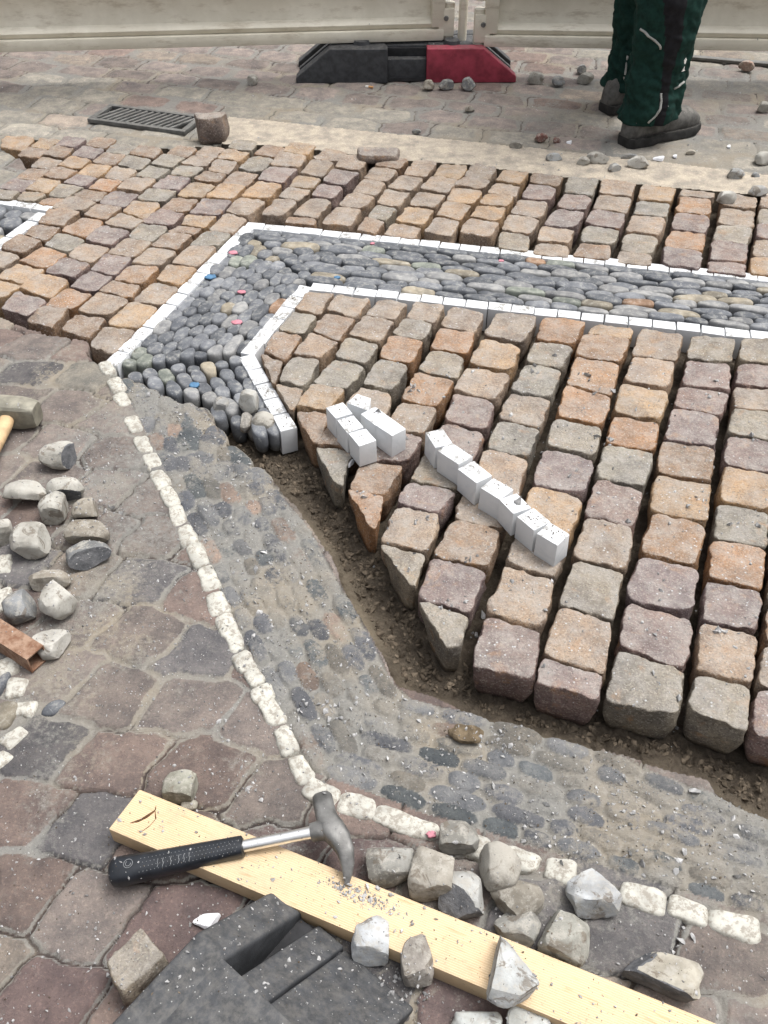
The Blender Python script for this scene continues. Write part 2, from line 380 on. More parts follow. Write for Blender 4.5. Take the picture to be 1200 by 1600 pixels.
def place_sett(corners, z, colk, seed, label, group, name='granite_sett', prof=None, **kw):
    pts = [XY(u, v, z) for u, v in corners]
    cx = sum(p[0] for p in pts)/4; cy = sum(p[1] for p in pts)/4
    rng = random.Random(seed)
    me = stone_mesh(name, [(p[0]-cx, p[1]-cy) for p in pts], prof or SETT_PROF, n=rng.uniform(6, 11), N=52, seed=seed, rough=.0034, chunk=.0050, dome=rng.uniform(-.0005, .0015),
                    tilt=(rng.uniform(-.03, .03), rng.uniform(-.03, .03)), **kw)
    o = link(name, me, 'granite', loc=(cx, cy, z+rng.uniform(-.003, .003)))
    c = SETT_COL[colk]; k = rng.uniform(.88, 1.13); h = rng.uniform(-.05, .05)
    o.color = (c[0]*k*(1+h), c[1]*k, c[2]*k*(1-h), 1)
    return tag(o, label, 'paving stone', group)

# ================================================================== THE GROUND
NEWPX = [(-90, 330), (0, 292), (22, 276), (42, 260), (30, 242), (8, 231), (0, 212), (95, 216), (180, 224), (270, 230), (340, 222), (400, 224), (480, 230), (560, 241), (640, 249), (740, 256), (850, 271), (1000, 286), (1200, 304), (1420, 324),
         (1500, 700), (1500, 1345), (1200, 1265), (1130, 1235), (1118, 1210), (1040, 1187), (955, 1165), (850, 1137), (800, 1120), (755, 1112), (700, 1082), (637, 1072), (600, 1010), (565, 950), (545, 910), (530, 870), (500, 830), (475, 790), (437, 750),
         (388, 722), (362, 690), (345, 655), (318, 640), (262, 617), (200, 598), (168, 578), (135, 548), (137, 528), (85, 518), (40, 507), (0, 490), (-90, 470)]
NEW = np.array([XY(u-(11 if 21 <= i <= 41 else 0), v+(9 if 21 <= i <= 30 else 0), 0 if 21 <= i <= 43 else .012) for i, (u, v) in enumerate(NEWPX)])
KERB = np.array([XY(u, v, .012 if v > 205 and u < 1300 and (u, v) != (1010, 252) else 0) for u, v in [(357, 184), (1010, 252), (1420, 303), (1420, 327), (1200, 307), (1000, 289), (850, 274), (740, 259), (640, 252), (560, 244), (400, 227), (345, 224)]])
W_LINE = [(166, 577), (181, 603), (192, 625), (208, 663), (232, 709), (258, 764), (285, 822), (316, 886), (348, 962), (374, 1020), (404, 1072), (424, 1112), (447, 1157), (470, 1203)]
W_LINE2 = [(470, 1225), (500, 1236), (555, 1256), (615, 1276), (662, 1293), (740, 1318), (817, 1341), (877, 1357), (1007, 1401), (1075, 1419), (1150, 1441), (1400, 1515)]
BAND_O = [(178, 580), (200, 622), (245, 709), (298, 822), (362, 962), (418, 1072), (485, 1205), (640, 1262), (880, 1335), (1150, 1415), (1400, 1480)]
BAND_I = [(318, 640), (352, 690), (422, 748), (482, 828), (550, 946), (614, 1064), (645, 1094), (752, 1117), (952, 1177), (1192, 1275), (1400, 1337)]
def inpoly(p, poly):
    x, y = p[:, 0], p[:, 1]; r = np.zeros(len(p), bool); n = len(poly)
    for i in range(n):
        x1, y1 = poly[i]; x2, y2 = poly[(i+1) % n]
        c = ((y1 > y) != (y2 > y)); xi = (x2-x1)*(y-y1)/((y2-y1) or 1e-12)+x1
        r ^= c & (x < xi)
    return r
def rows_between(outer, inner, nrow, lmin, lmax, rng, gap=.004, z=0, full=False):
    """stones laid in rows between two lines; gives row, place in row, centre, angle, length, width"""
    O = np.array([XY(u, v, z) for u, v in outer]); I = np.array([XY(u, v, z) for u, v in inner]); out = []
    for r in range(nrow):
        t = (r+.5)/nrow; p = O*(1-t)+I*t
        seg = np.hypot(*(p[1:]-p[:-1]).T); cum = np.concatenate([[0], np.cumsum(seg)]); wd = np.hypot(*(O-I).T)/nrow
        s = rng.uniform(0, lmax*.3) if not full else 0; k = 0
        while True:
            L = rng.uniform(lmin, lmax)
            if full and k == 0: L = rng.uniform(lmin*.6, lmax)
            if full and cum[-1]-s-L < lmin*.55: L = cum[-1]-s
            if s+L > cum[-1]+1e-6 or L < .02: break
            m = s+L/2; x = np.interp(m, cum, p[:, 0]); y = np.interp(m, cum, p[:, 1])
            x2 = np.interp(m+.02, cum, p[:, 0]); y2 = np.interp(m+.02, cum, p[:, 1]); x1 = np.interp(m-.02, cum, p[:, 0]); y1 = np.interp(m-.02, cum, p[:, 1])
            out.append((r, k, x, y, math.atan2(y2-y1, x2-x1), L-gap, np.interp(m, cum, wd))); k += 1; s += L
    return out
rg = random.Random(11)
oldpeb = rows_between(BAND_O, BAND_I, 7, .05, .095, rg)
# wide stones of the old street, as surveyed
SURV = [(65, 1195, 'd'), (190, 1205, 'r'), (135, 1308, 'd'), (28, 1292, 'r'), (55, 1438, 'r'), (228, 1425, 'R'), (30, 1570, 'R'), (140, 1555, 'R'), (150, 1112, 'p'), (252, 1105, 'p'), (335, 1170, 'r'), (425, 1160, 'p'),
        (190, 1042, 'p'), (292, 1050, 'd'), (372, 1105, 'p'), (325, 1240, 'd'), (420, 1255, 'p'), (345, 1400, 'r'), (110, 1035, 'p'), (240, 890, 'd'), (160, 925, 'p'), (310, 955, 'r'), (210, 975, 'p'), (190, 830, 'p'), (250, 820, 'p'),
        (60, 690, 'p'), (150, 660, 'p'), (120, 620, 'p'), (200, 730, 'p'), (125, 730, 'p'), (50, 560, 'p'), (60, 545, 'p'), (110, 575, 'g'), (30, 520, 'g'), (90, 600, 'p'), (40, 880, 'd'), (30, 615, 'p'),
        (470, 1330, 'R'), (560, 1330, 'R'), (1010, 1480, 'd'), (1140, 1500, 'p'), (930, 1450, 'd'), (735, 1560, 'R'), (690, 1440, 'p'), (880, 1420, 'd'), (1140, 1590, 'p'), (960, 1400, 'd'), (520, 1430, 'r'), (610, 1560, 'd')]
STREET = [(10, 192, 'g'), (70, 200, 'g'), (145, 203, 'g'), (217, 212, 'g'), (288, 220, 'g'), (40, 125, 'g'), (25, 158, 'g'), (100, 170, 'g'), (50, 127, 'g'), (107, 135, 'g'), (175, 143, 'g'), (260, 150, 'g'), (345, 158, 'g'), (427, 167, 'g'), (515, 177, 'g'), (605, 188, 'g'),
          (700, 200, 'g'), (795, 213, 'g'), (40, 103, 'p'), (107, 108, 'p'), (170, 93, 'p'), (222, 99, 'p'), (270, 106, 'p'), (325, 116, 'p'), (390, 126, 'p'), (455, 132, 'p'), (540, 152, 'p'), (620, 163, 'p'), (700, 172, 'p'), (790, 185, 'p'), (880, 195, 'p'),
          (0, 245, 'g'), (10, 270, 'g'), (1020, 120, 'g'), (1100, 125, 'g'), (1170, 130, 'g')]
TONE = dict(d=(.098, .095, .097), r=(.145, .115, .103), R=(.118, .09, .086), p=(.155, .135, .124), g=(.205, .195, .17), q=(.2, .175, .15))
seeds = []
for u, v, k in SURV+STREET: x, y = XY(u, v); seeds.append((x, y, k))
def infront(x, y):                       # inside the wide area covered by the detailed ground
    return .2 < y < 6.0 and abs(x) < .75+.34*y
_k = P(1010, 252)-P(357, 184); TH_FAR = math.atan2(_k.y, _k.x)
BASIS = {0: (np.array([math.cos(R(-12)), math.sin(R(-12))]), np.array([math.cos(R(62)), math.sin(R(62))]), .128, .120),
         1: (np.array([math.cos(TH_FAR), math.sin(TH_FAR)]), np.array([-math.sin(TH_FAR), math.cos(TH_FAR)]), .20, .125)}
surveyed, seeds = seeds, []
for zone, (e1, e2, l1, l2) in BASIS.items():
    for j in range(-60, 60):
        for i in range(-60, 60):
            q = e1*(i+(j % 2)*(.5 if zone else .35)+rg.uniform(-.13, .13))*l1+e2*(j+rg.uniform(-.10, .10))*l2
            if not ((.1 <= q[1] < 2.45) if zone == 0 else (2.45 <= q[1] < 6.4)) or not infront(*q): continue
            seeds.append([q[0], q[1], rg.choice('pppgqr' if q[1] > 3.5 else ('gqpg' if q[1] > 2.3 else 'ppprrdq'))])
kd = np.array([(s_[0], s_[1]) for s_ in seeds]); taken = set()
for x, y, k in surveyed:                      # the surveyed stones take over the nearest place
    d_ = np.hypot(kd[:, 0]-x, kd[:, 1]-y); n_ = int(d_.argmin())
    if n_ in taken or d_[n_] > .11: continue
    taken.add(n_); seeds[n_][0] += (x-seeds[n_][0])*.25; seeds[n_][1] += (y-seeds[n_][1])*.25; seeds[n_][2] = k
S = np.array([(s[0], s[1]) for s in seeds]); ST = np.array([TONE[s[2]] for s in seeds])
NU, rowsY = 660, [.22]
while rowsY[-1] < 5.9: rowsY.append(rowsY[-1]+.0020+.0016*rowsY[-1])
rowsY = np.array(rowsY); NV = len(rowsY)
uu = np.linspace(-1, 1, NU); hw = .62+.335*rowsY
GX = (uu[None, :]*hw[:, None]).ravel(); GY = np.repeat(rowsY, NU)
PT = np.column_stack([GX, GY]); P3 = np.column_stack([GX, GY, GX*0])
wr = np.column_stack([fbm(P3*14, 3, 3), fbm(P3*14, 3, 8)])*.013+np.column_stack([fbm(P3*55, 2, 13), fbm(P3*55, 2, 18)])*.004
Q = PT+wr
newm = inpoly(PT+wr*.35, NEW); kerbm = inpoly(PT+wr*.25, KERB)
bandpoly = np.array([XY(u, v) for u, v in BAND_O]+[XY(u, v) for u, v in BAND_I[::-1]]+[XY(300, 628), XY(205, 598)])
bandm = inpoly(PT+wr*.3, bandpoly)
N = len(PT); Z = np.zeros(N); tone = np.tile(np.array([.2, .18, .15]), (N, 1)); cover = np.ones(N)
def best_two(pts, seeds_, chunk=40000):
    i1 = np.empty(len(pts), int); d1 = np.empty(len(pts)); d2 = np.empty(len(pts))
    for a in range(0, len(pts), chunk):
        p = pts[a:a+chunk]; dx = p[:, None, 0]-seeds_[None, :, 0]; dy = p[:, None, 1]-seeds_[None, :, 1]
        fr = seeds_[:, 1] > 2.45; (a1, a2, _, _), (f1, f2, _, _) = BASIS[0], BASIS[1]; dt = a1[0]*a2[1]-a1[1]*a2[0]
        al = np.where(fr, dx*f1[0]+dy*f1[1], (dx*a2[1]-dy*a2[0])/dt); be = np.where(fr, dx*f2[0]+dy*f2[1], (-dx*a1[1]+dy*a1[0])/dt)
        d = (np.abs(al*np.where(fr, .64, .93))**6+np.abs(be)**6)**(1/6)
        k = np.argpartition(d, 1, axis=1)[:, :2]; dd = np.take_along_axis(d, k, 1); o = dd.argsort(axis=1); dd = np.take_along_axis(dd, o, 1); k = np.take_along_axis(k, o, 1)
        i1[a:a+chunk] = k[:, 0]; d1[a:a+chunk] = dd[:, 0]; d2[a:a+chunk] = dd[:, 1]
    return i1, d1, d2
# old stones
m = ~newm & ~bandm & ~kerbm
i1, d1, d2 = best_two(Q[m], S)
e = (d2-d1)/2; far = PT[m][:, 1] > 2.45
jw = np.where(far, .012, .0050)
jw = jw*(1+.7*fbm(P3[m]*9, 2, 47)); top = sstep(jw*.35, jw*1.7, e); crack = (1-sstep(.0008, .0030, e))*sstep(-.25, .15, fbm(P3[m]*6, 2, 49))
hvar = np.array([rg.uniform(-.003, .003) for _ in seeds])[i1]; tv = np.array([rg.uniform(.8, 1.2) for _ in seeds])[i1]
Z[m] = -.004+top*(.0055+hvar*.7)+fbm(P3[m]*30, 3, 31)*.0025
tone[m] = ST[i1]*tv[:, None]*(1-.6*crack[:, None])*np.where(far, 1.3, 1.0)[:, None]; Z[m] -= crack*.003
dust = fbm(P3[m]*3.2, 3, 41)
_c = XY(225, 830); px_dist = np.hypot(PT[m][:, 0]-_c[0], (PT[m][:, 1]-_c[1])*.7)          # sand trodden over the stones left of the pebble band
cov = (1-sstep(.12, .75, top))*.62+.2+.30*dust+.30*fbm(P3[m]*14, 4, 43)+.38*np.exp(-(px_dist/.26)**2)
cov = np.where(PT[m][:, 1] > 3.0, cov-.06+.22*sstep(-.2, 1.0, PT[m][:, 0]), cov)
cov = cov-crack*.75; cover[m] = cov
Z[m] += np.clip(cov-.45, 0, .5)*.004
# pebbles of the old band
m = (bandm | newm)
idx = np.where(m)[0]
OP = np.array([(p[2], p[3], math.cos(p[4]), math.sin(p[4]), p[5]/2, p[6]/2) for p in oldpeb])
lo = OP[:, :2].min(0)-.1; hi = OP[:, :2].max(0)+.1
idx = idx[((PT[idx] > lo) & (PT[idx] < hi)).all(1)]
Qb = PT[idx]+wr[idx]*.45
D = np.full(len(idx), 9.); K = np.zeros(len(idx), int)
for a in range(0, len(idx), 40000):
    p = Qb[a:a+40000]; dx = p[:, None, 0]-OP[None, :, 0]; dy = p[:, None, 1]-OP[None, :, 1]
    u = np.abs(dx*OP[:, 2]+dy*OP[:, 3])/(OP[:, 4]*1.07); v = np.abs(-dx*OP[:, 3]+dy*OP[:, 2])/(OP[:, 5]*1.12)
    d = (u**2.6+v**2.6)**(1/2.6); k = d.argmin(1); K[a:a+40000] = k; D[a:a+40000] = d[np.arange(len(p)), k]
inside = D < 1.0
ptone = []
for p in oldpeb:
    c = rg.choice([(.10, .105, .115)]*4+[(.13, .135, .14)]*4+[(.17, .16, .14)]*4+[(.19, .15, .125), (.085, .095, .10), (.12, .13, .135), (.16, .155, .14)]); kk = rg.uniform(.75, 1.15); ptone.append([x*kk for x in c])
ptone = np.array(ptone); phv = np.array([rg.uniform(-.003, .0025) for _ in oldpeb]); pcv = np.array([rg.choice([.02, .12, .22, .30, .38]) for _ in oldpeb])
ii = idx[inside]; dd = D[inside]; kk = K[inside]
bandm[ii] = True; newm[ii] = False
b_in = bandm & ~newm
Z[b_in] = -.0035+fbm(P3[b_in]*60, 3, 51)*.002; cover[b_in] = 1.0; tone[b_in] = (.2, .19, .16)
Z[ii] = np.maximum(Z[ii], -.004+.0075*(1-dd**5)+phv[kk]); tone[ii] = ptone[kk]
cover[ii] = np.clip(.26+pcv[kk]+1.0*sstep(.80, 1.03, dd)+.22*fbm(P3[ii]*9, 3, 61)+.30*fbm(P3[ii]*38, 3, 63), 0, 1)
# soil under the new work: trench bottom, bed
Z[newm] = -.066+fbm(P3[newm]*11, 3, 71)*.012+np.abs(fbm(P3[newm]*45, 3, 75))*.014+fbm(P3[newm]*120, 2, 78)*.003
cover[newm] = np.clip(fbm(P3[newm]*8, 3, 81)*.8-.35, 0, 1)
# paler loose sand on the floor of the trench along the old pebbles
tl = np.array([XY(u, v) for u, v in NEWPX[22:41]])
idx = np.where(newm)[0]; idx = idx[PT[idx][:, 1] < 1.8]
dm = np.full(len(idx), 9.)
for a, b in zip(tl[:-1], tl[1:]):
    ab = b-a; t = np.clip(((PT[idx]-a)@ab)/(ab@ab), 0, 1); dm = np.minimum(dm, np.hypot(*(PT[idx]-a-t[:, None]*ab).T))
cover[idx] = np.clip(cover[idx]+.85*np.exp(-(dm/.028)**2)*(.6+.8*fbm(P3[idx]*12, 2, 91)), 0, 1)
Z[idx] += .02*np.exp(-(dm/.02)**2)
# stone kerb strip at the top of the field
k_only = kerbm & ~newm
Z[k_only] = .006+fbm(P3[k_only]*40, 3, 95)*.0015; tone[k_only] = (.36, .325, .27); cover[k_only] = .14+.3*fbm(P3[k_only]*6, 3, 97)
label = np.where(newm, 2, np.where(k_only, 3, np.where(bandm, 1, 0))).reshape(NV, NU)
def ground_mesh(name, lab, mat):
    own = (label[:-1, :-1] == lab) if lab != 0 else (label[:-1, :-1] == 0)
    r, c = np.where(own); a = r*NU+c; f = np.column_stack([a, a+1, a+NU+1, a+NU])
    used, inv = np.unique(f, return_inverse=True); f = inv.reshape(f.shape)
    me = bpy.data.meshes.new(name); me.vertices.add(len(used)); me.loops.add(f.size); me.polygons.add(len(f))
    me.vertices.foreach_set('co', np.column_stack([GX, GY, Z])[used].astype(np.float32).ravel())
    me.loops.foreach_set('vertex_index', f.astype(np.int32).ravel())
    me.polygons.foreach_set('loop_start', (np.arange(len(f))*4).astype(np.int32)); me.polygons.foreach_set('loop_total', np.full(len(f), 4, np.int32))
    me.update(); me.polygons.foreach_set('use_smooth', [True]*len(f))
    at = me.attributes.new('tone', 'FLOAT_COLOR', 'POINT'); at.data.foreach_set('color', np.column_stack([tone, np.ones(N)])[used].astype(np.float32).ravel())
    at = me.attributes.new('cover', 'FLOAT', 'POINT'); at.data.foreach_set('value', cover[used].astype(np.float32))
    return tag(link(name, me, mat), kind='structure')
ground_mesh('old_paving', 0, 'pave'); ground_mesh('old_pebble_band', 1, 'pave'); ground_mesh('bedding_soil', 2, 'soil'); ground_mesh('kerb_strip', 3, 'pave')
# the square carries on all round
bm = bmesh.new()
x0, x1, y0, y1 = hw[0], hw[-1], rowsY[0], rowsY[-1]
i_ = [bm.verts.new(p) for p in ((-x0, y0, -.004), (x0, y0, -.004), (x1, y1, -.004), (-x1, y1, -.004))]
o_ = [bm.verts.new(p) for p in ((-60, -60, -.004), (60, -60, -.004), (60, 90, -.004), (-60, 90, -.004))]
for a in range(4): bm.faces.new((i_[a], o_[a], o_[(a+1) % 4], i_[(a+1) % 4]))
tag(link('ground', bm_mesh('ground', bm), 'far'), kind='structure')

# ================================================================== NEW SETTS
LOW = [  # columns of the near field, left to right, far to near: tones, then far edges (xl, yl, xr, yr) of each stone and the last near edge
 ('tgbb', [(478,454,523,458),(458,485,497,493),(432,516,473,525),(407,550,444,567),(425,598,430,600)]),
 ('tbtgt', [(523,462,580,467),(510,489,555,498),(485,518,529,535),(455,555,500,560),(430,597,475,607),(452,638,456,642)]),
 ('ttggob', [(593,467,638,474),(567,492,617,502),(542,527,592,538),(522,558,573,570),(487,600,539,608),(458,640,512,645),(488,690,502,692)]),
 ('tgOgtbg', [(650,470,696,478),(631,496,676,506),(610,523,662,533),(590,560,641,570),(563,604,613,615),(522,650,600,657),(488,697,550,703),(524,755,536,758)]),
 ('tOgOtpbO', [(705,480,758,487),(687,512,742,522),(672,546,728,555),(650,581,712,595),(623,627,682,637),(600,668,663,682),(565,718,632,725),(541,764,602,776),(578,824,588,826)]),
 ('totppgptg', [(775,487,843,494),(752,527,815,540),(730,573,798,585),(708,612,775,627),(692,660,758,677),(665,706,735,728),(638,754,713,769),(617,789,688,803),(590,848,667,867),(640,912,648,914)]),
 ('Oggtgttbpg', [(850,495,915,502),(835,532,895,542),(820,568,878,578),(795,612,862,622),(779,656,843,670),(758,703,827,717),(727,765,803,788),(708,811,783,830),(675,871,762,893),(650,938,733,962),(700,1014,722,1010)]),
 ('oOOOgpottp', [(930,505,988,512),(912,521,985,530),(898,557,970,570),(883,603,955,620),(868,653,940,668),(850,699,930,717),(830,758,912,778),(810,822,890,840),(788,884,867,907),(757,957,847,985),(737,1038,836,1060)]),
 ('ttoOgptgtp', [(1000,512,1070,521),(987,557,1057,566),(972,597,1045,610),(958,648,1032,660),(945,694,1022,707),(930,748,1007,766),(913,807,992,827),(895,874,977,896),(872,948,958,972),(849,1026,946,1056),(836,1063,936,1092)]),
 ('gpppboOppg', [(1083,521,1150,527),(1073,562,1142,570),(1064,602,1140,614),(1052,636,1127,650),(1037,687,1118,700),(1026,738,1113,754),(1017,800,1105,820),(998,869,1090,888),(977,942,1083,965),(968,1013,1073,1050),(946,1092,1062,1118)]),
 ('gptgpogOptg', [(1160,527,1230,533),(1153,567,1225,573),(1148,603,1222,610),(1145,638,1225,650),(1136,678,1218,692),(1130,730,1212,745),(1123,785,1205,800),(1113,841,1197,857),(1105,905,1192,925),(1095,975,1183,990),(1086,1053,1174,1072),(1075,1112,1170,1147)]),
 ('gtpgtopgbtp', [(1240,535,1315,542),(1236,580,1312,588),(1232,625,1310,633),(1230,672,1308,682),(1226,720,1305,730),(1220,770,1300,782),(1212,825,1296,840),(1206,885,1292,900),(1200,945,1288,962),(1193,1008,1283,1028),(1182,1075,1275,1098),(1176,1150,1270,1170)]),
]
UP = [  # columns of the far field right of the corner, right to left
 ('tgpto', [(1190,303,1250,310),(1188,325,1248,331),(1184,348,1246,354),(1180,373,1243,379),(1174,401,1238,407),(1170,428,1235,433)]),
 ('ttgpp', [(1128,302,1183,307),(1126,324,1180,328),(1121,350,1177,356),(1113,375,1170,383),(1108,408,1165,413),(1104,424,1163,431)]),
 ('tOpOp', [(1065,293,1118,300),(1061,305,1114,310),(1056,331,1110,337),(1048,357,1105,365),(1038,385,1097,394),(1033,413,1094,422)]),
 ('ogtgt', [(1003,286,1057,291),(995,313,1048,317),(988,336,1042,343),(977,362,1031,370),(968,390,1019,397),(962,409,1018,415)]),
 ('ttpgb', [(942,280,995,285),(935,303,987,308),(925,325,980,332),(913,350,970,357),(905,377,957,383),(895,400,953,406)]),
 ('gpptt', [(888,277,937,279),(880,302,925,308),(868,327,915,332),(845,352,900,358),(838,377,890,382),(830,395,888,402)]),
 ('bpttg', [(833,268,880,275),(826,285,872,292),(812,309,858,315),(795,333,845,343),(783,360,828,367),(775,387,826,394)]),
 ('otoot', [(787,262,827,268),(773,284,812,289),(759,302,806,308),(746,318,792,324),(732,338,782,345),(716,362,768,369)]),
 ('ttoot', [(738,253,780,259),(722,275,765,281),(707,291,757,297),(695,314,738,320),(680,338,718,345),(660,362,705,372)]),
 ('ottotb', [(690,253,733,257),(677,275,717,282),(652,297,698,304),(637,320,680,326),(613,347,660,355),(597,366,647,373)]),
 ('tttgb', [(648,248,685,252),(627,272,663,277),(603,295,642,300),(587,318,622,325),(572,340,602,347),(555,361,587,366)]),
 ('btttt', [(600,243,640,248),(583,258,623,265),(567,278,605,284),(548,300,588,307),(525,322,565,327),(500,350,548,354)]),
 ('tpptb', [(538,240,578,246),(520,263,562,269),(500,286,538,292),(483,308,520,313),(453,337,495,343),(443,347,490,353)]),
 ('ttott', [(507,232,545,239),(487,250,525,254),(465,273,503,278),(448,291,487,295),(432,307,465,312),(405,333,442,338)]),
]
LEFT = [  # diagonal rows of the left field, right to left, far to near
 ('tpottgtotot', [(437,238,480,243),(420,260,467,265),(400,282,442,288),(373,308,417,313),(350,333,388,340),(322,359,363,365),(293,384,340,387),(263,413,310,418),(240,441,280,450),(203,470,250,478),(163,508,213,515),(135,540,177,552)]),
 ('gbopobbtObtb', [(392,243,430,248),(367,265,405,270),(345,287,385,292),(318,309,363,313),(293,333,340,337),(280,350,317,355),(262,362,303,367),(232,386,277,392),(203,412,250,417),(173,439,220,447),(152,454,205,467),(117,489,167,495),(93,513,137,527)]),
 ('tbobpgtppOb', [(337,248,375,253),(320,267,355,273),(300,282,338,288),(273,305,312,310),(248,326,290,332),(217,347,265,353),(197,370,238,378),(163,395,207,403),(138,421,177,430),(103,449,145,458),(65,478,108,483),(40,503,83,515)]),
 ('tgpgotptpop', [(300,243,335,247),(280,257,320,262),(263,273,298,278),(233,293,277,298),(210,313,253,318),(187,332,228,345),(158,352,203,360),(128,375,172,385),(100,402,143,413),(63,426,110,437),(25,453,75,470),(0,482,40,495)]),
 ('gtpbOgOoo', [(233,258,267,263),(208,275,245,280),(177,295,220,303),(150,318,193,325),(128,337,163,345),(90,362,135,372),(65,385,107,395),(27,411,70,422),(-13,435,35,447),(-40,460,3,468)]),
 ('tObtbbbt', [(180,258,218,265),(158,278,193,282),(133,295,170,300),(110,305,153,315),(77,325,127,330),(57,348,97,355),(33,365,68,377),(-5,388,32,398),(-30,412,5,418)]),
 ('opgO', [(140,254,177,258),(117,272,152,277),(93,287,132,292),(72,307,105,310),(57,317,88,322)]),
 ('bog', [(87,260,123,265),(63,278,100,283),(37,297,73,302),(22,312,53,316)]),
 ('bpg', [(43,260,78,265),(20,278,57,282),(-7,295,33,300),(-22,308,16,313)]),
 ('ob', [(62,214,96,217),(44,228,76,232),(24,243,60,248)]), ('o', [(8,213,56,214),(-2,230,38,235)]),
]
rc = random.Random(5)
def ladder(cols, field, ext):
    zt = ZT if field == 0 else .009
    for ci, (tones, rungs) in enumerate(cols):
        rungs = list(rungs); tones = list(tones)
        if ext:                                    # carry the row on up to the kerb
            while len(rungs) < 40:
                a, b = rungs[0], rungs[1]
                dx = (a[0]-b[0]) if abs(a[0]-b[0]) > 14 else 20
                n = (a[0]+min(26, dx)*.93, a[1]-16.5, a[2]+min(26, dx)*.90, a[3]-16)
                c = XY((n[0]+n[2])/2, (n[1]+n[3])/2+10, .01)
                if not inpoly(np.array([c]), NEW)[0]: break
                rungs.insert(0, n); tones.insert(0, rc.choice('tobpgto'))
        for k in range(len(rungs)-1):
            a, b = rungs[k], rungs[k+1]
            g = rc.uniform(.045, .085)
            last = k == len(rungs)-2
            if last: g = 0 if field == 0 else .02
            nl = (b[0]+(a[0]-b[0])*g, b[1]+(a[1]-b[1])*g); nr = (b[2]+(a[2]-b[2])*g, b[3]+(a[3]-b[3])*g)
            tk = tones[k] if k < len(tones) else 't'
            if field == 0: lb = f"{SETT_WORD[tk]} granite sett, {ordn(k+1)} from the white line in {ordn(ci+1)} column of near field"
            elif field == 1: lb = f"{SETT_WORD[tk]} granite sett, {ordn(len(rungs)-1-k)} behind white line, {ordn(ci+1)} column from right of far field"
            else: lb = f"{SETT_WORD[tk]} granite sett, {ordn(len(rungs)-1-k)} from near end of {ordn(ci+1)} diagonal row, left field"
            cut = field == 0 and last and abs(b[2]-b[0]) < 35
            place_sett([(a[0], a[1]), (a[2], a[3]), nr, nl], zt, tk, 1000*field+ci*40+k, lb, ('new granite setts of the near field', 'new granite setts of the far field', 'new granite setts of the left field')[field], prof=CUT_PROF if cut else None)
ladder(LOW, 0, False); ladder(UP, 1, False); ladder(LEFT, 2, True)

# ================================================================== WHITE MARBLE BLOCKS
def box_mesh(name, l, wd, h, bev=.0015, seed=0, jit=.0012, slant=0):
    bm = bmesh.new(); bmesh.ops.create_cube(bm, size=1); rng = random.Random(seed)
    for v in bm.verts:
        v.co = Vector((v.co.x*l+rng.uniform(-jit, jit), v.co.y*wd+rng.uniform(-jit, jit), (v.co.z-.5)*h+rng.uniform(-jit, jit)*.7))
        if slant and v.co.x > 0 and v.co.y > 0: v.co.x -= slant
    bmesh.ops.bevel(bm, geom=list(bm.edges), offset=bev, segments=2, affect='EDGES', profile=.6)
    return bm_mesh(name, bm, True, 45)
def block_row(px, side, name, start=0, lab=''):
    pts = [Vector(XY(u, v, .004)).to_2d() for u, v in px]; k = 0
    for a, b in zip(pts[:-1], pts[1:]):
        L = (b-a).length; n = max(1, round(L/.0585)); ang = math.atan2(b.y-a.y, b.x-a.x)
        for i in range(n):
            c = a.lerp(b, (i+.5)/n); k += 1; sd = hash((name, k)) % 9999 if False else k*7+len(name)*13
            me = box_mesh('marble_block', L/n-random.uniform(.0022, .0042), .037, .066, seed=sd)
            o = link('marble_block', me, 'marble', loc=(c.x, c.y, .004+random.uniform(-.0012, .0015))); o.rotation_euler = (random.uniform(-.012, .012), random.uniform(-.012, .012), ang+random.uniform(-.012, .012))
            tag(o, f'white block, {ordn(k)} from the {lab}', 'edging block', name)
block_row([(383, 350.5), (1290, 444)], 1, 'white blocks of the outer back line', lab='corner in the back outer white line')
block_row([(389, 353.5), (172, 570)], 1, 'white blocks of the outer diagonal line', lab='top of the outer diagonal white line')
block_row([(486, 447), (1290, 534.5)], 1, 'white blocks of the inner line', lab='corner in the inner straight white line')
block_row([(478, 446), (386, 554)], 1, 'white blocks of the inner diagonal line', lab='top of the inner diagonal white line')
block_row([(385, 556), (452, 671)], 1, 'white blocks beside the trench', lab='bend in the short line by the trench')
block_row([(-30, 309), (80, 326)], 1, 'white blocks of the far left patch', lab='left end of the far left white corner')
block_row([(68, 333), (-22, 398)], 1, 'white blocks of the far left patch side', lab='top in far left slanting line')
def loose_block(u, v, ang, l, label, seed, ztop=.022+.056, slant=0, wd=.040):
    x, y = XY(u, v, ztop); o = link('marble_block', box_mesh('marble_block', l, wd, .056, seed=seed, slant=slant), 'marble', loc=(x, y, ztop+random.uniform(-.002, .003))); o.rotation_euler = (0, 0, ang)
    tag(o, label, 'edging block', 'loose white blocks standing on the setts')
def ang_px(u0, v0, u1, v1, z=.078):
    a, b = P(u0, v0, z), P(u1, v1, z); return math.atan2(b.y-a.y, b.x-a.x)
chain = [(686, 686), (711, 710), (742, 738), (776, 763), (805, 788), (834, 811), (865, 834)]
for i, (u, v) in enumerate(chain):
    a = chain[max(0, i-1)]; b = chain[min(6, i+1)]
    loose_block(u, v, ang_px(a[0], a[1], b[0], b[1])+(-.2, .16, .0, .16, -.12, -.04, .12)[i], (Vector(XY(*chain[min(6, i+1)], .078))-Vector(XY(*chain[max(0, min(6, i+1)-1)], .078))).length*.92, f'loose white block, {ordn(i+1)} from left in the curved row of seven on the setts', 300+i)
for i, (u, v) in enumerate([(530, 640), (547, 662), (566.5, 683)]):
    loose_block(u, v, ang_px(530, 640, 566, 683), .046, f'loose white marble block, {ordn(i+1)} from the back in the short left row of three', 320+i)
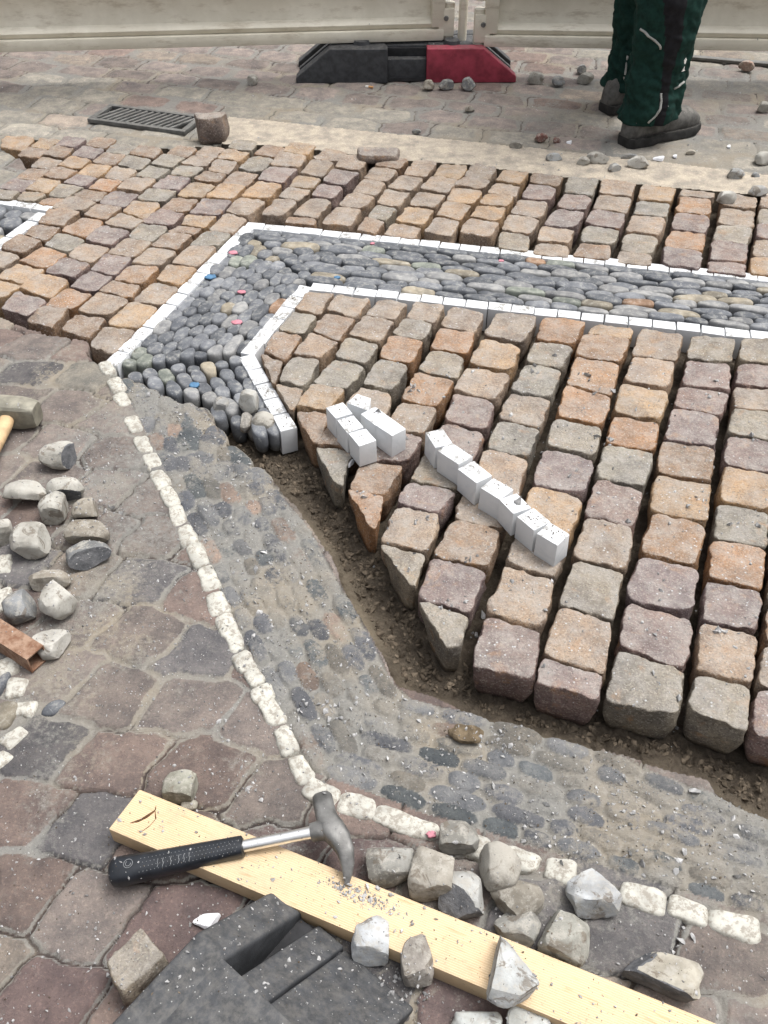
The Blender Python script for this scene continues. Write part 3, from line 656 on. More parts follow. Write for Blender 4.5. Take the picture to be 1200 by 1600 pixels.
loose_block(567, 628, ang_px(548, 618, 590, 634), .055, 'loose white marble block with slanted top behind the pair, right of the short row', 330, slant=.02)
for i, (u, v) in enumerate([(586, 649), (611, 667)]):
    loose_block(u, v, ang_px(586, 649, 611, 667), .050, ('farther', 'nearer')[i]+' white marble block of the touching pair right of the short row', 331+i)

# ================================================================== NEW PEBBLES SET ON EDGE
PEB_COL = [((.10, .107, .118), 'dark slate', 8), ((.145, .153, .166), 'blue grey', 7), ((.195, .197, .197), 'mid grey', 4), ((.215, .19, .145), 'tan', 2), ((.17, .185, .16), 'greenish grey', 1), ((.24, .15, .095), 'rusty brown', .5)]
def pebble_mesh(L, W, H, seed):
    n = 22; rings = []; rng = random.Random(seed); e1 = rng.uniform(2.0, 2.8)
    sk = rng.uniform(-.25, .25)
    a = np.arange(n)/n*2*np.pi; ca, sa = np.cos(a), np.sin(a); r = (np.abs(ca)**e1+np.abs(sa)**e1)**(-1/e1)
    V = []
    for rad, z in ((.2, 0), (.45, -.0002), (.66, -.0005), (.80, -.0012), (.90, -.0026), (.97, -.0056), (1.0, -.011), (1.0, -.028), (.9, -H)):
        V.append(np.column_stack([r*ca*rad*L/2, r*sa*rad*W/2*(1+sk*ca), np.full(n, z)]))
    V = np.vstack(V); pn = V+seed*1.37
    V += np.column_stack([fbm(pn*40, 2, 1), fbm(pn*40, 2, 4), fbm(pn*40, 2, 7)])*.0024
    V[:, 2] += V[:, 0]*rng.uniform(-.09, .09)+V[:, 1]*rng.uniform(-.14, .14)
    v, f = loft([V[i*n:(i+1)*n] for i in range(9)], True)
    return mesh('river_pebble', v, f, True)
def place_pebble(x, y, z, ang, L, W, seed, label, group, tilt=0):
    rng = random.Random(seed); tot = sum(c[2] for c in PEB_COL); q = rng.uniform(0, tot); i = 0
    while q > PEB_COL[i][2]: q -= PEB_COL[i][2]; i += 1
    o = link('river_pebble', pebble_mesh(L, W, .05, seed), 'pebble', loc=(x, y, z)); o.rotation_euler = (rng.uniform(-.06, .06), rng.uniform(-.06, .06)+tilt, ang+rng.uniform(-.07, .07))
    k = rng.uniform(.8, 1.2); c = PEB_COL[i][0]; o.color = (c[0]*k, c[1]*k, c[2]*k, 1)
    return tag(o, f'{PEB_COL[i][1]} pebble, {label}', 'pebble', group)
rp = random.Random(21)
pos_count = 0
front = np.array([XY(u, v) for u, v in [(186, 588), (262, 612), (318, 636), (350, 652), (388, 676), (440, 700)]])
def behind_front(x, y):
    yy = np.interp(x, front[:, 0], front[:, 1]); return y > yy
for r, k, x, y, a, L, W in rows_between([(388, 358), (1245, 445)], [(482, 441), (1245, 521)], 9, .06, .115, rp, .002, full=True):
    o = place_pebble(x, y+rp.uniform(-.002, .002), rp.uniform(-.004, .004), a, L*1.05, W*1.04, 5000+r*60+k, f'{ordn(k+1)} from the corner in {ordn(r+1)} row of the straight pebble band', 'pebbles set in the straight band'); o.location.z += .003; pos_count += 1
for r, k, x, y, a, L, W in rows_between([(387, 361), (185, 574)], [(476, 441), (384, 548)], 9, .046, .08, rp, .002, full=True):
    o = place_pebble(x, y, rp.uniform(-.004, .004), a, L*1.06, W*1.03, 7000+r*60+k, f'{ordn(k+1)} from the top in {ordn(r+1)} row of the diagonal pebble band', 'pebbles set in the diagonal band'); o.location.z += .003; pos_count += 1
for r, k, x, y, a, L, W in rows_between([(196, 580), (225, 640), (275, 720)], [(376, 556), (408, 610), (442, 676)], 8, .044, .066, rp, .002, full=True):
    if not behind_front(x, y): continue
    o = place_pebble(x, y, rp.uniform(-.006, .006), a, L*1.05, W*1.03, 9000+r*60+k, f'{ordn(k+1)} in {ordn(r+1)} row of the bend above the trench', 'pebbles set in the bend above the trench'); pos_count += 1
for r, k, x, y, a, L, W in rows_between([(-30, 319), (68, 330)], [(-30, 385), (2, 373)], 4, .045, .075, rp, .002):
    place_pebble(x, y, rp.uniform(-.004, .004), a, L, W, 9900+r*60+k, f'{ordn(k+1)} in {ordn(r+1)} row of the far left white-edged patch', 'pebbles of the far left patch'); pos_count += 1

# ================================================================== OLD WHITE EDGING STONES
WPROF = [(.3, 0), (.6, -.0004), (.8, -.0015), (.92, -.0035), (.99, -.007), (1.02, -.014), (1.0, -.03)]
def worn_stone(u, v, ang, l, wd, seed, label, group, z=.0065, n=4.5):
    x, y = XY(u, v, z); rng = random.Random(seed); j = lambda: rng.uniform(-.004, .004)
    me = stone_mesh('worn_edging_stone', [(-l/2+j(), wd/2+j()), (l/2+j(), wd/2+j()), (l/2+j(), -wd/2+j()), (-l/2+j(), -wd/2+j())], WPROF, n=n, seed=seed, rough=.0022, chunk=.004)
    o = link('worn_edging_stone', me, 'oldmarble', loc=(x, y, z)); o.rotation_euler = (0, 0, ang); return tag(o, label, 'edging stone', group)
for i, (u, v) in enumerate(W_LINE):
    a = W_LINE[max(i-1, 0)]; b = W_LINE[min(i+1, len(W_LINE)-1)]; an = ang_px(*a, *b, 0)
    L = min(.062, (Vector(XY(*b))-Vector(XY(*a))).length/(2 if 0 < i < len(W_LINE)-1 else 1)*.93)
    for k, f in enumerate((-.27, .27) if 4 <= i <= 10 else (0,)):       # doubled where the surveyed spacing held two
        d = Vector(XY(*b))-Vector(XY(*a)); d = d/(2 if 0 < i < len(W_LINE)-1 else 1)
        p = Vector(XY(u, v))+d*f*(.95); l = L if f == 0 else d.length*.52
        x, y = p; me = None
        rng = random.Random(400+i*3+k); j = lambda: rng.uniform(-.003, .003); wd = .034+rng.uniform(-.003, .004)
        me = stone_mesh('worn_edging_stone', [(-l/2+j(), wd/2+j()), (l/2+j(), wd/2+j()), (l/2+j(), -wd/2+j()), (-l/2+j(), -wd/2+j())], WPROF, n=4.5, seed=400+i*3+k, rough=.0022, chunk=.004)
        o = link('worn_edging_stone', me, 'oldmarble', loc=(x, y, .0065+rng.uniform(-.001, .0015))); o.rotation_euler = (0, 0, an+rng.uniform(-.08, .08))
        tag(o, f'worn white edging stone, {("far","near")[k] if f else "single"} one at {ordn(i+1)} place down the old slanting line', 'edging stone', 'worn white stones down the slanting line')
for i, (u, v) in enumerate(W_LINE2[1:-1]):
    a = W_LINE2[i]; b = W_LINE2[i+2]
    worn_stone(u, v, ang_px(*a, *b, 0)+(-.05, .08, -.06, .05, 0, -.05, 0, .05, -.04, .03)[i], (.058, .062, .060, .044, .05, .052, .052, .062, .056, .070)[i], .037, 460+i, f'worn white edging stone, {ordn(i+1)} from the left in the old line behind the plank', 'worn white stones behind the plank')
for i, (u, v, an, l, wd) in enumerate([(10, 1040, -1.2, .045, .04), (26, 1071, -1.45, .036, .036), (35, 1107, .05, .036, .03), (22, 1149, .95, .048, .03), (-2, 1185, .95, .045, .03), (3, 935, -1.35, .06, .03), (4, 880, -1.4, .05, .03)]):
    worn_stone(u, v, an, l, wd, 480+i, f'small worn white stone at the left edge, {ordn(i+1)} in the list of that broken corner line' if False else f'small worn white stone at the left picture edge, {("behind the rusty tube","just below the rusty tube","third below the rusty tube","bluish, tilted, fourth below the tube","lowest of the column","beside the chipped pebbles, lower","beside the chipped pebbles, upper")[i]}', 'small white stones at left edge', n=7)
for i, (u, v, w_, h_) in enumerate([(6, 1115, .05, .055), (0, 1065, .03, .06)]):
    o = place_pebble(*XY(u, v, .006), .008, 1.4, h_, w_*.8, 9990+i, ('round one beside the lowest white stones', 'narrow one beside the rusty tube end')[i], 'dark pebbles at the left edge')
o = place_pebble(*XY(83, 1104, .006), .006, .75, .042, .026, 9995, 'pointed slate piece bedded alone right of the white stones', 'lone slate'); del o['group']
# pencil marks on some pebbles: marker dots
def mark(u, v, r, mat, label, z=.0045):
    x, y = XY(u, v, z); n = 14; rr = [r*(.8+.35*random.random()) for _ in range(n)]
    rings = [[(math.cos(6.283*i/n)*rr[i]*k, math.sin(6.283*i/n)*rr[i]*.75*k, zz) for i in range(n)] for k, zz in ((.55, 0.0012), (.9, .0008), (1, -.002))]
    vv, ff = loft(rings); tag(link('marker_dab', mesh('marker_dab', vv, ff), mat, loc=(x, y, z)), label, 'paint mark')
mark(364, 394, .015, 'paint_pink', 'pink marker dab on the pebble beside the outer white line')
mark(329, 432, .017, 'paint_blue', 'blue marker dab on the pebble beside the outer diagonal line')
mark(377, 456, .012, 'paint_pink', 'small pink marker dab in the middle of the diagonal band')
mark(370, 503, .015, 'paint_pink', 'pink marker dab low in the diagonal band near the inner corner')
mark(304, 601, .014, 'paint_blue', 'blue marker dab on a front pebble above the trench')
mark(582, 380, .008, 'paint_pink', 'faint pink marker dab at the top of the straight band')
mark(783, 407, .008, 'paint_pink', 'pink marker dab under the back white line, right side')
mark(527, 433, .010, 'paint_blue', 'blue marker dab near the inner corner of the straight band')
mark(674, 1303, .008, 'paint_pink', 'red marker dab on the old white stone by the pile', z=.011)

# ================================================================== LOOSE STONES
def rock(u, v, w_, h_, label, cuts=(), tone=(.27, .25, .22), rot=0, seed=0, sub=4, base=0, group=None, name='split_pebble', cat='stone', k=.8, e=2.3, lump=.10, mats=('rock', 'cut'), zoff=0):
    sc = scale_at(v)*(1+.03); th = PITCH+math.atan((v-800)/FOC)
    a = w_/2/sc; hh = h_/2/sc; b = hh/math.sqrt(math.sin(th)**2+(k*math.cos(th))**2); c = k*b
    bm = bmesh.new(); bmesh.ops.create_icosphere(bm, subdivisions=sub, radius=1)
    co = np.array([x.co[:] for x in bm.verts]); fs = [[x.index for x in f.verts] for f in bm.faces]; bm.free()
    co = co/((np.abs(co)**e).sum(1)**(1/e))[:, None]
    sd = seed*2.9+u*.1
    nz = fbm(co*1.3+sd, 2, 3); co = co*(1+lump*nz*1.6)[:, None]
    cr, sr = math.cos(rot), math.sin(rot)
    cutmask = np.zeros(len(co), bool)
    for (nx, ny, nzz, d) in cuts:
        nn = np.array([nx, ny, nzz], float); nn /= np.linalg.norm(nn); pr = co@nn; o_ = pr > d
        co[o_] -= np.outer(pr[o_]-d, nn)*(1-.06*fbm(co[o_]*4+sd, 2, 7))[:, None]; cutmask |= (pr > d-.01)
    rk = random.Random(int(sd*100))
    for _ in range(9):
        nn = np.array([rk.gauss(0, 1), rk.gauss(0, 1), rk.gauss(0, .9)]); nn /= np.linalg.norm(nn); pr = co@nn; d_ = pr.max()*rk.uniform(.80, .93); o_ = pr > d_
        co[o_] -= np.outer((pr[o_]-d_)*.92, nn)
    co += np.column_stack([fbm(co*5+sd, 3, 11), fbm(co*5+sd, 3, 14), fbm(co*5+sd, 3, 17)])*.022
    rotated = np.column_stack([co[:, 0]*cr-co[:, 1]*sr, co[:, 0]*sr+co[:, 1]*cr, co[:, 2]])
    rotated /= np.abs(rotated).max(0)
    co = rotated*np.array([a, b, c])
    zc = base-co[:, 2].min()-.002
    me = mesh(name, co, fs, True, 24)
    o = link(name, me, mats, loc=P(u, v, zc))
    me.polygons.foreach_set('material_index', [int(all(cutmask[i] for i in f)) for f in fs])
    q = .9+.2*((seed*37+int(u)) % 10)/10; o.color = (tone[0]*q, tone[1]*q, tone[2]*q, 1)
    return tag(o, label, cat, group)
GL = 'split pebbles lying at the left'
PAL = (.35, .342, .32); DK = (.19, .197, .207); BR = (.28, .255, .22)
for i, a in enumerate([
    (95, 712, 66, 44, 'split pebble with dark oval cut face, topmost of the left pile', [(1, -.5, .1, .42)], PAL, .25),
    (37, 771, 76, 40, 'pale smooth pebble leaning left below the topmost of the left pile', [(-.2, -.6, -.5, .5)], PAL, .2),
    (103, 766, 60, 42, 'rounded pebble with dark underside cut, second row of the left pile', [(.2, -.8, -.2, .5)], PAL, -.1),
    (84, 795, 47, 52, 'upright squared pebble in the middle of the left pile', [(1, 0, 0, .75), (0, -1, 0, .7)], PAL, .1),
    (136, 797, 50, 38, 'stubby brownish pebble at the right of the left pile', [(1, .2, .1, .6), (0, -.7, -.6, .6)], BR, .1),
    (0, 833, 44, 48, 'whitish split pebble cut off by the left edge', [(.3, -1, 0, .5)], PAL, .3),
    (48, 844, 70, 58, 'large flat oval pebble at the centre of the left pile', [(.9, -.6, .2, .7)], PAL, .6),
    (135, 834, 78, 44, 'long arched brown pebble above the dark one', [(0, -1, -.3, .6)], BR, .08),
    (138, 869, 72, 44, 'dark slate pebble with long cut face, under the arched brown one', [(.3, -1, .25, .35)], DK, .25),
    (76, 908, 74, 34, 'thin flat pebble behind the pair at the bottom of the left pile', [(0, -1, .2, .4)], BR, .05),
    (90, 937, 62, 64, 'egg shaped beige pebble, right one of the lower pair', [(1, .3, .3, .6)], PAL, .7),
    (32, 948, 60, 54, 'grey blue pointed pebble, left one of the lower pair', [(1, -.2, .25, .5)], DK, .5),
    (82, 1006, 66, 48, 'pale grey broken stone behind the rusty tube', [(.7, -.7, .1, .5), (0, .2, 1, .6)], (.4, .39, .37), .5)]):
    u, v, w_, h_, lb, cuts, tn, rt = a; rock(u, v, w_, h_, lb, cuts, tn, rt, seed=i+1, group=GL, mats=('rock', 'cut' if 'dark' in lb and 'above' not in lb else 'rock'), e=2.5)
GP = 'split pebbles in the pile by the plank'
for i, a in enumerate([
    (607, 1350, 92, 70, 'wide grey trapezoid pebble right of the hammer head', [(.1, -1, .1, .7), (-1, 0, -.1, .8), (0, 1, .4, .65)], (.21, .2, .18), 0, 0),
    (676, 1367, 80, 86, 'tilted squared brown grey pebble against the plank', [(.4, -1, 0, .72), (1, .2, 0, .75), (0, 1, .3, .8)], (.24, .215, .18), -.35, 0),
    (713, 1310, 72, 58, 'grey pebble touching the old white stones, top of the pile', [(0, -1, 0, .6), (-1, .1, 0, .75)], (.21, .2, .18), 0, 0),
    (777, 1354, 72, 74, 'blunt brown grey pebble raised over its neighbours in the pile', [(-1, .3, .2, .65), (.9, .9, 0, .75)], (.23, .21, .18), .3, .012),
    (722, 1405, 76, 82, 'pebble with pale rough front and dark base by the plank', [(-.6, -.5, .5, .55), (.2, -1, -.1, .7)], (.38, .37, .35), 0, 0),
    (806, 1407, 88, 62, 'domed brown pebble behind the chipped one', [(-1, -.6, 0, .6)], (.23, .205, .17), .1, 0),
    (808, 1449, 78, 58, 'pebble with white chipped corner against the plank', [(0, -1, .2, .7), (-.6, .5, .6, .6)], (.22, .21, .19), -.3, 0),
    (880, 1462, 86, 92, 'large squared grey pebble right of the pile', [(0, -1, 0, .75), (-1, .4, .2, .6), (0, 1, .2, .7)], (.25, .24, .21), -.35, 0),
    (930, 1397, 90, 76, 'angular pale stone with bright broken corner over the old white stones', [(-.5, -1, .2, .5), (0, .3, 1, .55), (1, .6, 0, .7)], (.34, .34, .34), .4, 0),
    (793, 1515, 90, 104, 'large wedge shaped pale stone lying across the plank', [(-1, .35, .1, .42), (.9, .75, .1, .5), (0, 0, 1, .6), (.5, -.9, 0, .85)], (.33, .33, .32), .0, .034),
    (583, 1474, 70, 78, 'pale chipped stone between the rubber base and the plank', [(-.4, -.9, .2, .6), (1, -.3, 0, .75)], (.34, .34, .34), .3, 0),
    (652, 1506, 54, 78, 'thumb shaped brown grey stone below the plank', [(0, -1, .2, .7), (1, .3, 0, .8)], (.23, .205, .18), .15, 0),
    (745, 1596, 84, 46, 'pale flat stone at the bottom edge, left of two', [(0, 1, .3, .6)], (.36, .36, .34), 0, 0),
    (826, 1600, 74, 56, 'pale rounded stone at the bottom edge, right of two', [(0, .2, 1, .7)], (.36, .36, .34), 0, 0),
    (884, 1606, 66, 40, 'dark stone at the bottom edge under the plank', [], (.2, .17, .14), 0, 0),
    (1031, 1534, 140, 92, 'half disc pebble on its side, dark cut face towards the plank', [(-.25, -1, -.05, .18), (-.9, .4, .3, .82)], (.31, .28, .23), -.42, 0),
    (284, 1231, 62, 54, 'squat grey stone behind the left end of the plank', [(1, 0, 0, .7), (0, -1, 0, .7)], (.22, .21, .17), -.1, 0),
    (296, 1258, 28, 18, 'small brown stone between the squat stone and the plank', [], (.22, .2, .16), 0, 0)]):
    u, v, w_, h_, lb, cuts, tn, rt, bz = a; rock(u, v, w_, h_, lb, cuts, (tn[0]*1.08, tn[1]*1.12, tn[2]*1.18), rt, seed=40+i, base=bz, group=GP, e=2.7, mats=('rock', 'cut' if 'dark' in lb else 'rock'), k=.62 if i in (9, 15) else .8)
# loose ones standing in the bend above the trench
for i, a in enumerate([(391, 627, 38, 40, 'pale grey split pebble standing highest at the trench head', [(-.3, -1, .3, .5), (1, 0, 0, .7)], (.36, .36, .35), .0), (412, 660, 36, 34, 'rounded grey stone leaning on the last white block', [(0, -1, .2, .75)], (.28, .27, .25), -.02), (383, 660, 26, 36, 'dark stone on edge at the trench head', [(-1, 0, .2, .5)], (.2, .19, .18), -.035), (345, 634, 28, 30, 'small grey pebble standing at the front of the bend', [(0, -1, 0, .6)], (.22, .22, .22), -.02)]):
    u, v, w_, h_, lb, cuts, tn, bz = a; rock(u, v, w_, h_, lb, cuts, tn, 0, seed=80+i, base=bz, group='stones at the trench head', sub=3, mats=('rock', 'rock'))
# rubble at the foot of the barrier and by the boots
GR = 'rubble stones scattered at the far side'
for i, a in enumerate([
    (394, 125, 19, 17, 'small pale stone alone left of the black and red base', PAL), (670, 132, 18, 15, 'small dark stone before the red base, left of three', BR), (697, 132, 25, 16, 'small grey stone before the red base, middle of three', DK), (732, 131, 23, 20, 'small dark stone before the red corner, right of three', DK),
    (836, 122, 29, 20, 'pale flat stone right of the red base', PAL), (873, 127, 23, 16, 'dark triangular stone between two pale ones', DK), (914, 122, 28, 19, 'pale wide stone left of the worker', PAL), (909, 108, 16, 14, 'small stone behind the pale wide one', DK),
    (845, 215, 24, 15, 'dark red stone on the joint before the kerb', (.16, .08, .07)), (870, 219, 13, 9, 'tiny dark red stone beside the bigger red one', (.16, .08, .07)), (805, 226, 24, 14, 'grey stone half sunk at the kerb', (.28, .27, .25)),
    (866, 246, 28, 14, 'flat slate coloured stone on the kerb, left of five', (.28, .29, .3)), (911, 252, 21, 15, 'short grey stone on the kerb, second of five', PAL), (935, 247, 38, 19, 'long grey stone on the kerb, third of five', (.28, .27, .25)), (960, 262, 23, 15, 'low grey stone nearer the setts, fourth of five', (.28, .28, .28)), (998, 254, 36, 20, 'pale long stone with white end on the kerb, fifth of five', (.4, .39, .37)),
    (984, 245, 30, 10, 'dark flat stone under the boot heel', DK), (1193, 247, 28, 22, 'pale stone cut off by the right edge near the kerb', PAL), (1149, 272, 29, 18, 'slate and white stone on sand near the right edge', (.3, .31, .32)), (1181, 274, 14, 9, 'small dark stone right of the slate and white one', DK), (1079, 238, 16, 9, 'flat dark pebble in the sand', BR),
    (1167, 103, 26, 16, 'brown red stone behind the worker at the right', (.26, .18, .15)), (1194, 167, 22, 18, 'pale round stone at the right edge beside the paving', PAL), (1185, 298, 34, 18, 'grey flat stone on the last setts at the right', (.3, .3, .3)),
    (1135, 309, 32, 22, 'whitish half pebble lying on the far setts', (.42, .41, .39)), (734, 170, 16, 9, 'thin brown stone alone on the old paving', BR), (650, 205, 16, 8, 'tiny dark stone on the kerb left part', DK)]):
    u, v, w_, h_, lb, tn = a; rock(u, v, w_, h_, lb, [(.3*((i % 3)-1), -1, .3*((i % 2)), .55), ((i % 2)*2-1, .4, .3, .7)], tn, .3*((i % 5)-2)*.4, seed=100+i, sub=3, base=(.009 if v > 294 else .003), group=GR, mats=('rock', 'rock'), name='rubble_stone')
def shard(u, v, w_, h_, label, seed, z=.004):
    o = rock(u, v, w_, h_, label, [(-.3, .2, 1, .25), (.7, -.8, .1, .3), (-.8, -.5, .2, .45)], (.6, .6, .6), .5, seed=seed, sub=3, base=z, name='marble_shard', mats=('shard', 'shard'), k=.5, cat='stone shard'); return o
shard(326, 1441, 52, 30, 'thin white marble splinter lying left of the rubber base', 201)
shard(300, 1538, 30, 34, 'broken grey white shard on the black rubber base', 202, .09)
shard(1032, 247, 24, 9, 'white marble splinter right of the pale kerb stones', 203); shard(1056, 244, 9, 7, 'tiny white splinter beside the bigger one on the kerb', 204)
shard(891, 222, 12, 6, 'small white splinter beside the dark red stones', 205); shard(1140, 229, 8, 7, 'small white splinter on the sand at right', 206)
shard(545, 724, 26, 16, 'thin grey flake wedged beside the loose white blocks', 207, .01)
# single setts lying about
def lone_sett(u, v, w_, d_, h_, ang, colk, label, seed, tiltx=0, z0=0, ys=None):
    z = z0+h_; x, y = XY(u, v, z); rng = random.Random(seed); j = lambda: rng.uniform(-.008, .008)
    q = [(-w_/2+j(), d_/2+j()), (w_/2+j(), d_/2+j()), (w_/2+j(), -d_/2+j()), (-w_/2+j(), -d_/2+j())]
    prof = [(.3, 0), (.6, 0), (.82, -.0005), (.93, -.001), (.98, -.004), (1.0, -.008), (1.02, -h_*.3), (1.03, -h_*.6), (1.0, -h_*.85), (.93, -h_)]
    me = stone_mesh('loose_sett', q, prof, n=14, N=52, seed=seed, rough=.003, chunk=.010)
    o = link('loose_sett', me, 'granite', loc=(x, y, z)); o.rotation_euler = (tiltx, .05, ang); c = SETT_COL[colk]; o.color = (c[0]*1.15, c[1]*1.3, c[2]*1.2, 1) if colk == 'p' else (c[0]*1.1, c[1]*1.1, c[2]*1.1, 1); return tag(o, label, 'stone')
lone_sett(329, 180, .098, .07, .088, .22, 'p', 'rough brown sett standing on the end of the drain grate', 610)
lone_sett(590, 236, .14, .06, .03, .1, 'p', 'flat reddish broken sett lying at the kerb edge', 611)
lone_sett(205, 1500, .066, .060, .05, .75, 'g', 'loose beige stone cube beside the black rubber base', 612, -.15)
# lump of mud on the old band
rock(730, 1148, 62, 34, 'lump of brown mud lying on the old pebble band', [], (.2, .15, .1), -.2, seed=301, base=.004, name='mud_lump', cat='mud', mats=('mud', 'mud'), lump=.25, k=.45)

# ================================================================== PLANK
zt = .037
A_, B_ = P(218, 1233, zt), P(900, 1510, zt); d = (B_-A_).normalized(); an = math.atan2(d.y, d.x); NL = P(187, 1277, zt)
wd = abs((NL-A_).cross(d).z); wd = max(.07, min(.10, wd*.93)); Lp = 1.25
plank = empty('wooden_plank', (A_.x, A_.y, 0), an); tag(plank, 'planed pine plank lying under the hammer and the pale wedge stone', 'plank')
bm = bmesh.new(); bm_box(bm, Vector((Lp/2, -wd/2, zt/2+.001)), (Lp, wd, zt-.002), bev=.002)
for v_ in bm.verts:
    if v_.co.x < .1: v_.co.x += -.0+ (.018 if v_.co.y < -wd/2 else 0)*-.3
link('board', bm_mesh('board', bm, True, 40), 'wood', plank)
def knot(pts, wid, z, par):
    rings = [[(x, y-w2, z-.0004), (x, y, z+.0005), (x, y+w2, z-.0004)] for (x, y), w2 in zip(pts, wid)]
    v_ = [p for r in rings for p in r]; f_ = []
    for i in range(len(rings)-1):
        for j in range(2): f_.append((i*3+j, i*3+3+j, i*3+4+j, i*3+1+j))
    link('knot', mesh('knot', v_, f_), 'darkwood', par)
knot([(.018, -wd*.72), (.028, -wd*.60), (.036, -wd*.42), (.040, -wd*.30), (.037, -wd*.2)], [.0006, .003, .0048, .003, .0008], zt+.0004, plank)
knot([(.040, -wd*.30), (.048, -wd*.45), (.046, -wd*.62), (.040, -wd*.8)], [.0008, .0018, .0018, .0006], zt+.0004, plank)

# ================================================================== HAMMER
def sq_loft(path, wid, thk, n=24, e=3.5, up=(0, 0, 1)):
    rings = []
    for i, p in enumerate(path):
        p = Vector(p); dd = (Vector(path[min(i+1, len(path)-1)])-Vector(path[max(i-1, 0)])).normalized(); s_ = dd.cross(Vector(up)).normalized(); u_ = s_.cross(dd)
        r = []
        for k in range(n):
            t = 2*math.pi*(k+.5)/n; c_, s2 = math.cos(t), math.sin(t); rr = (abs(c_)**e+abs(s2)**e)**(-1/e)
            r.append(p+s_*c_*rr*wid[i]/2+u_*s2*rr*thk[i]/2)
        rings.append(r)
    return loft(rings)
g0, g1, s1, hd = P(178, 1364, .024), P(381, 1322, .048), P(490, 1300, .060), P(508, 1298, .062)
ham = empty('claw_hammer', (g0.x, g0.y, 0)); tag(ham, 'mason hammer with black rubber grip and steel head resting on the pine plank', 'hammer')
off = Vector((g0.x, g0.y, 0))
def rel(pts): return [Vector(p)-off for p in pts]
gp = [g0.lerp(g1, t) for t in (-.02, 0, .05, .15, .3, .5, .7, .85, .95, .99, 1.0)]
v_, f_ = sq_loft(rel(gp), [.030, .038, .040, .039, .036, .034, .032, .030, .029, .028, .022], [.026, .032, .035, .035, .033, .031, .029, .027, .027, .026, .020], e=2.5)
grip = link('grip', mesh('grip', v_, f_, True, 50), 'grip', ham)
ax = (g1-g0).normalized(); sd_ = ax.cross(Vector((0, 0, 1))).normalized(); upv = sd_.cross(ax)
bm = bmesh.new()
for k in range(26):
    for row, phi in enumerate((48, 66, 84, 102)):
        t = .22+k*.029+(row % 2)*.0145
        if t > .97: continue
        w2 = np.interp(t, [0, .05, .3, .7, 1], [.038, .040, .036, .032, .028])/2*1.012; h2 = np.interp(t, [0, .05, .3, .7, 1], [.032, .035, .033, .029, .026])/2*1.015
        c_, s2 = math.cos(R(phi)), math.sin(R(phi)); rr = (abs(c_)**2.5+abs(s2)**2.5)**(-1/2.5)
        p = g0.lerp(g1, t)+sd_*c_*rr*w2+upv*s2*rr*h2-off
        bmesh.ops.create_icosphere(bm, subdivisions=1, radius=.00065, matrix=Matrix.Translation(p))
link('grip_dimples', bm_mesh('grip_dimples', bm, True), 'gripdot', ham)
bm = bmesh.new(); c0 = g0.lerp(g1, .14)+upv*.0178-off     # the maker's round mark and wavy strokes moulded in the grip
for r_ in (.0062, .0036):
    for k in range(24):
        a1, a2 = 6.283*k/24, 6.283*(k+1)/24
        if r_ < .005 and k > 15: continue
        p1 = c0+ax*math.cos(a1)*r_+sd_*math.sin(a1)*r_; p2 = c0+ax*math.cos(a2)*r_+sd_*math.sin(a2)*r_
        bm_box(bm, (p1+p2)/2, ((p2-p1).length*1.2, .0006, .0006), (p2-p1).to_track_quat('X', 'Z'))
link('moulded_mark', bm_mesh('moulded_mark', bm, False), 'gripdot', ham); bm = bmesh.new()
for k, t in enumerate((.36, .40, .46, .52, .56, .60)):
    c1 = g0.lerp(g1, t)+upv*(.0165-.0015*t)+sd_*.005-off
    for q in (-1, 0, 1):
        p1 = c1+sd_*q*.004+ax*(.0012*(q % 2)); p2 = c1+sd_*(q+1)*.004+ax*(.0012*((q+1) % 2)); bm_box(bm, (p1+p2)/2, ((p2-p1).length, .0006, .0006), (p2-p1).to_track_quat('X', 'Z'))
link('moulded_strokes', bm_mesh('moulded_strokes', bm, False), 'gripdot', ham)
v_, f_ = sq_loft(rel([g1.lerp(s1, t) for t in (-.05, .3, .7, 1.12)]), [.0165, .0165, .0165, .019], [.0165]*4, e=2)
link('shaft', mesh('shaft', v_, f_, True, 50), 'chrome', ham)
hp = [P(503, 1247, .050), P(504, 1250, .052), P(508, 1268, .056), P(512, 1284, .060), P(521, 1298, .063), P(532, 1312, .064), P(540, 1330, .062), P(543, 1350, .056), P(543, 1368, .047), P(542, 1382, .040)]
v_, f_ = sq_loft(rel(hp), [.024, .029, .029, .031, .034, .030, .024, .019, .0125, .006], [.022, .027, .027, .028, .030, .026, .018, .013, .008, .004], e=4)
link('head', mesh('head', v_, f_, True, 40), 'steel', ham)
v_, f_ = sq_loft(rel([P(486, 1301, .060), P(500, 1298, .062), P(518, 1297, .063)]), [.023, .026, .026], [.022, .024, .024], e=3)
link('socket', mesh('socket', v_, f_, True, 40), 'steel', ham)

# ================================================================== MALLET AND RUSTY TUBE AT THE LEFT
m0, m1 = P(-40, 640, .033), P(50, 646, .033)
mal = empty('lump_hammer', (m1.x, m1.y, 0)); tag(mal, 'lump hammer with ash handle at the left edge, olive grey steel head', 'hammer'); off = Vector((m1.x, m1.y, 0))
v_, f_ = sq_loft(rel([m0.lerp(m1, t) for t in (0, .04, .12, .5, .84, .93, 1.06, 1.1)]), [.04, .048, .056, .058, .057, .054, .048, .042], [.042, .050, .060, .062, .061, .058, .052, .046], e=5, n=32)
link('head', mesh('head', v_, f_, True, 30), 'malletsteel', mal)
v_, f_ = sq_loft(rel([P(12, 652, .034), P(8, 664, .034), P(-2, 685, .032), P(-14, 712, .03), P(-50, 790, .025), P(-90, 880, .022)]), [.030, .032, .030, .027, .026, .030], [.026, .026, .025, .022, .022, .026], e=2.3)
link('handle', mesh('handle', v_, f_, True, 60), 'ash', mal)
t0, t1 = P(-60, 955, .022), P(59, 1030, .022); dl = (t0-t1).normalized()
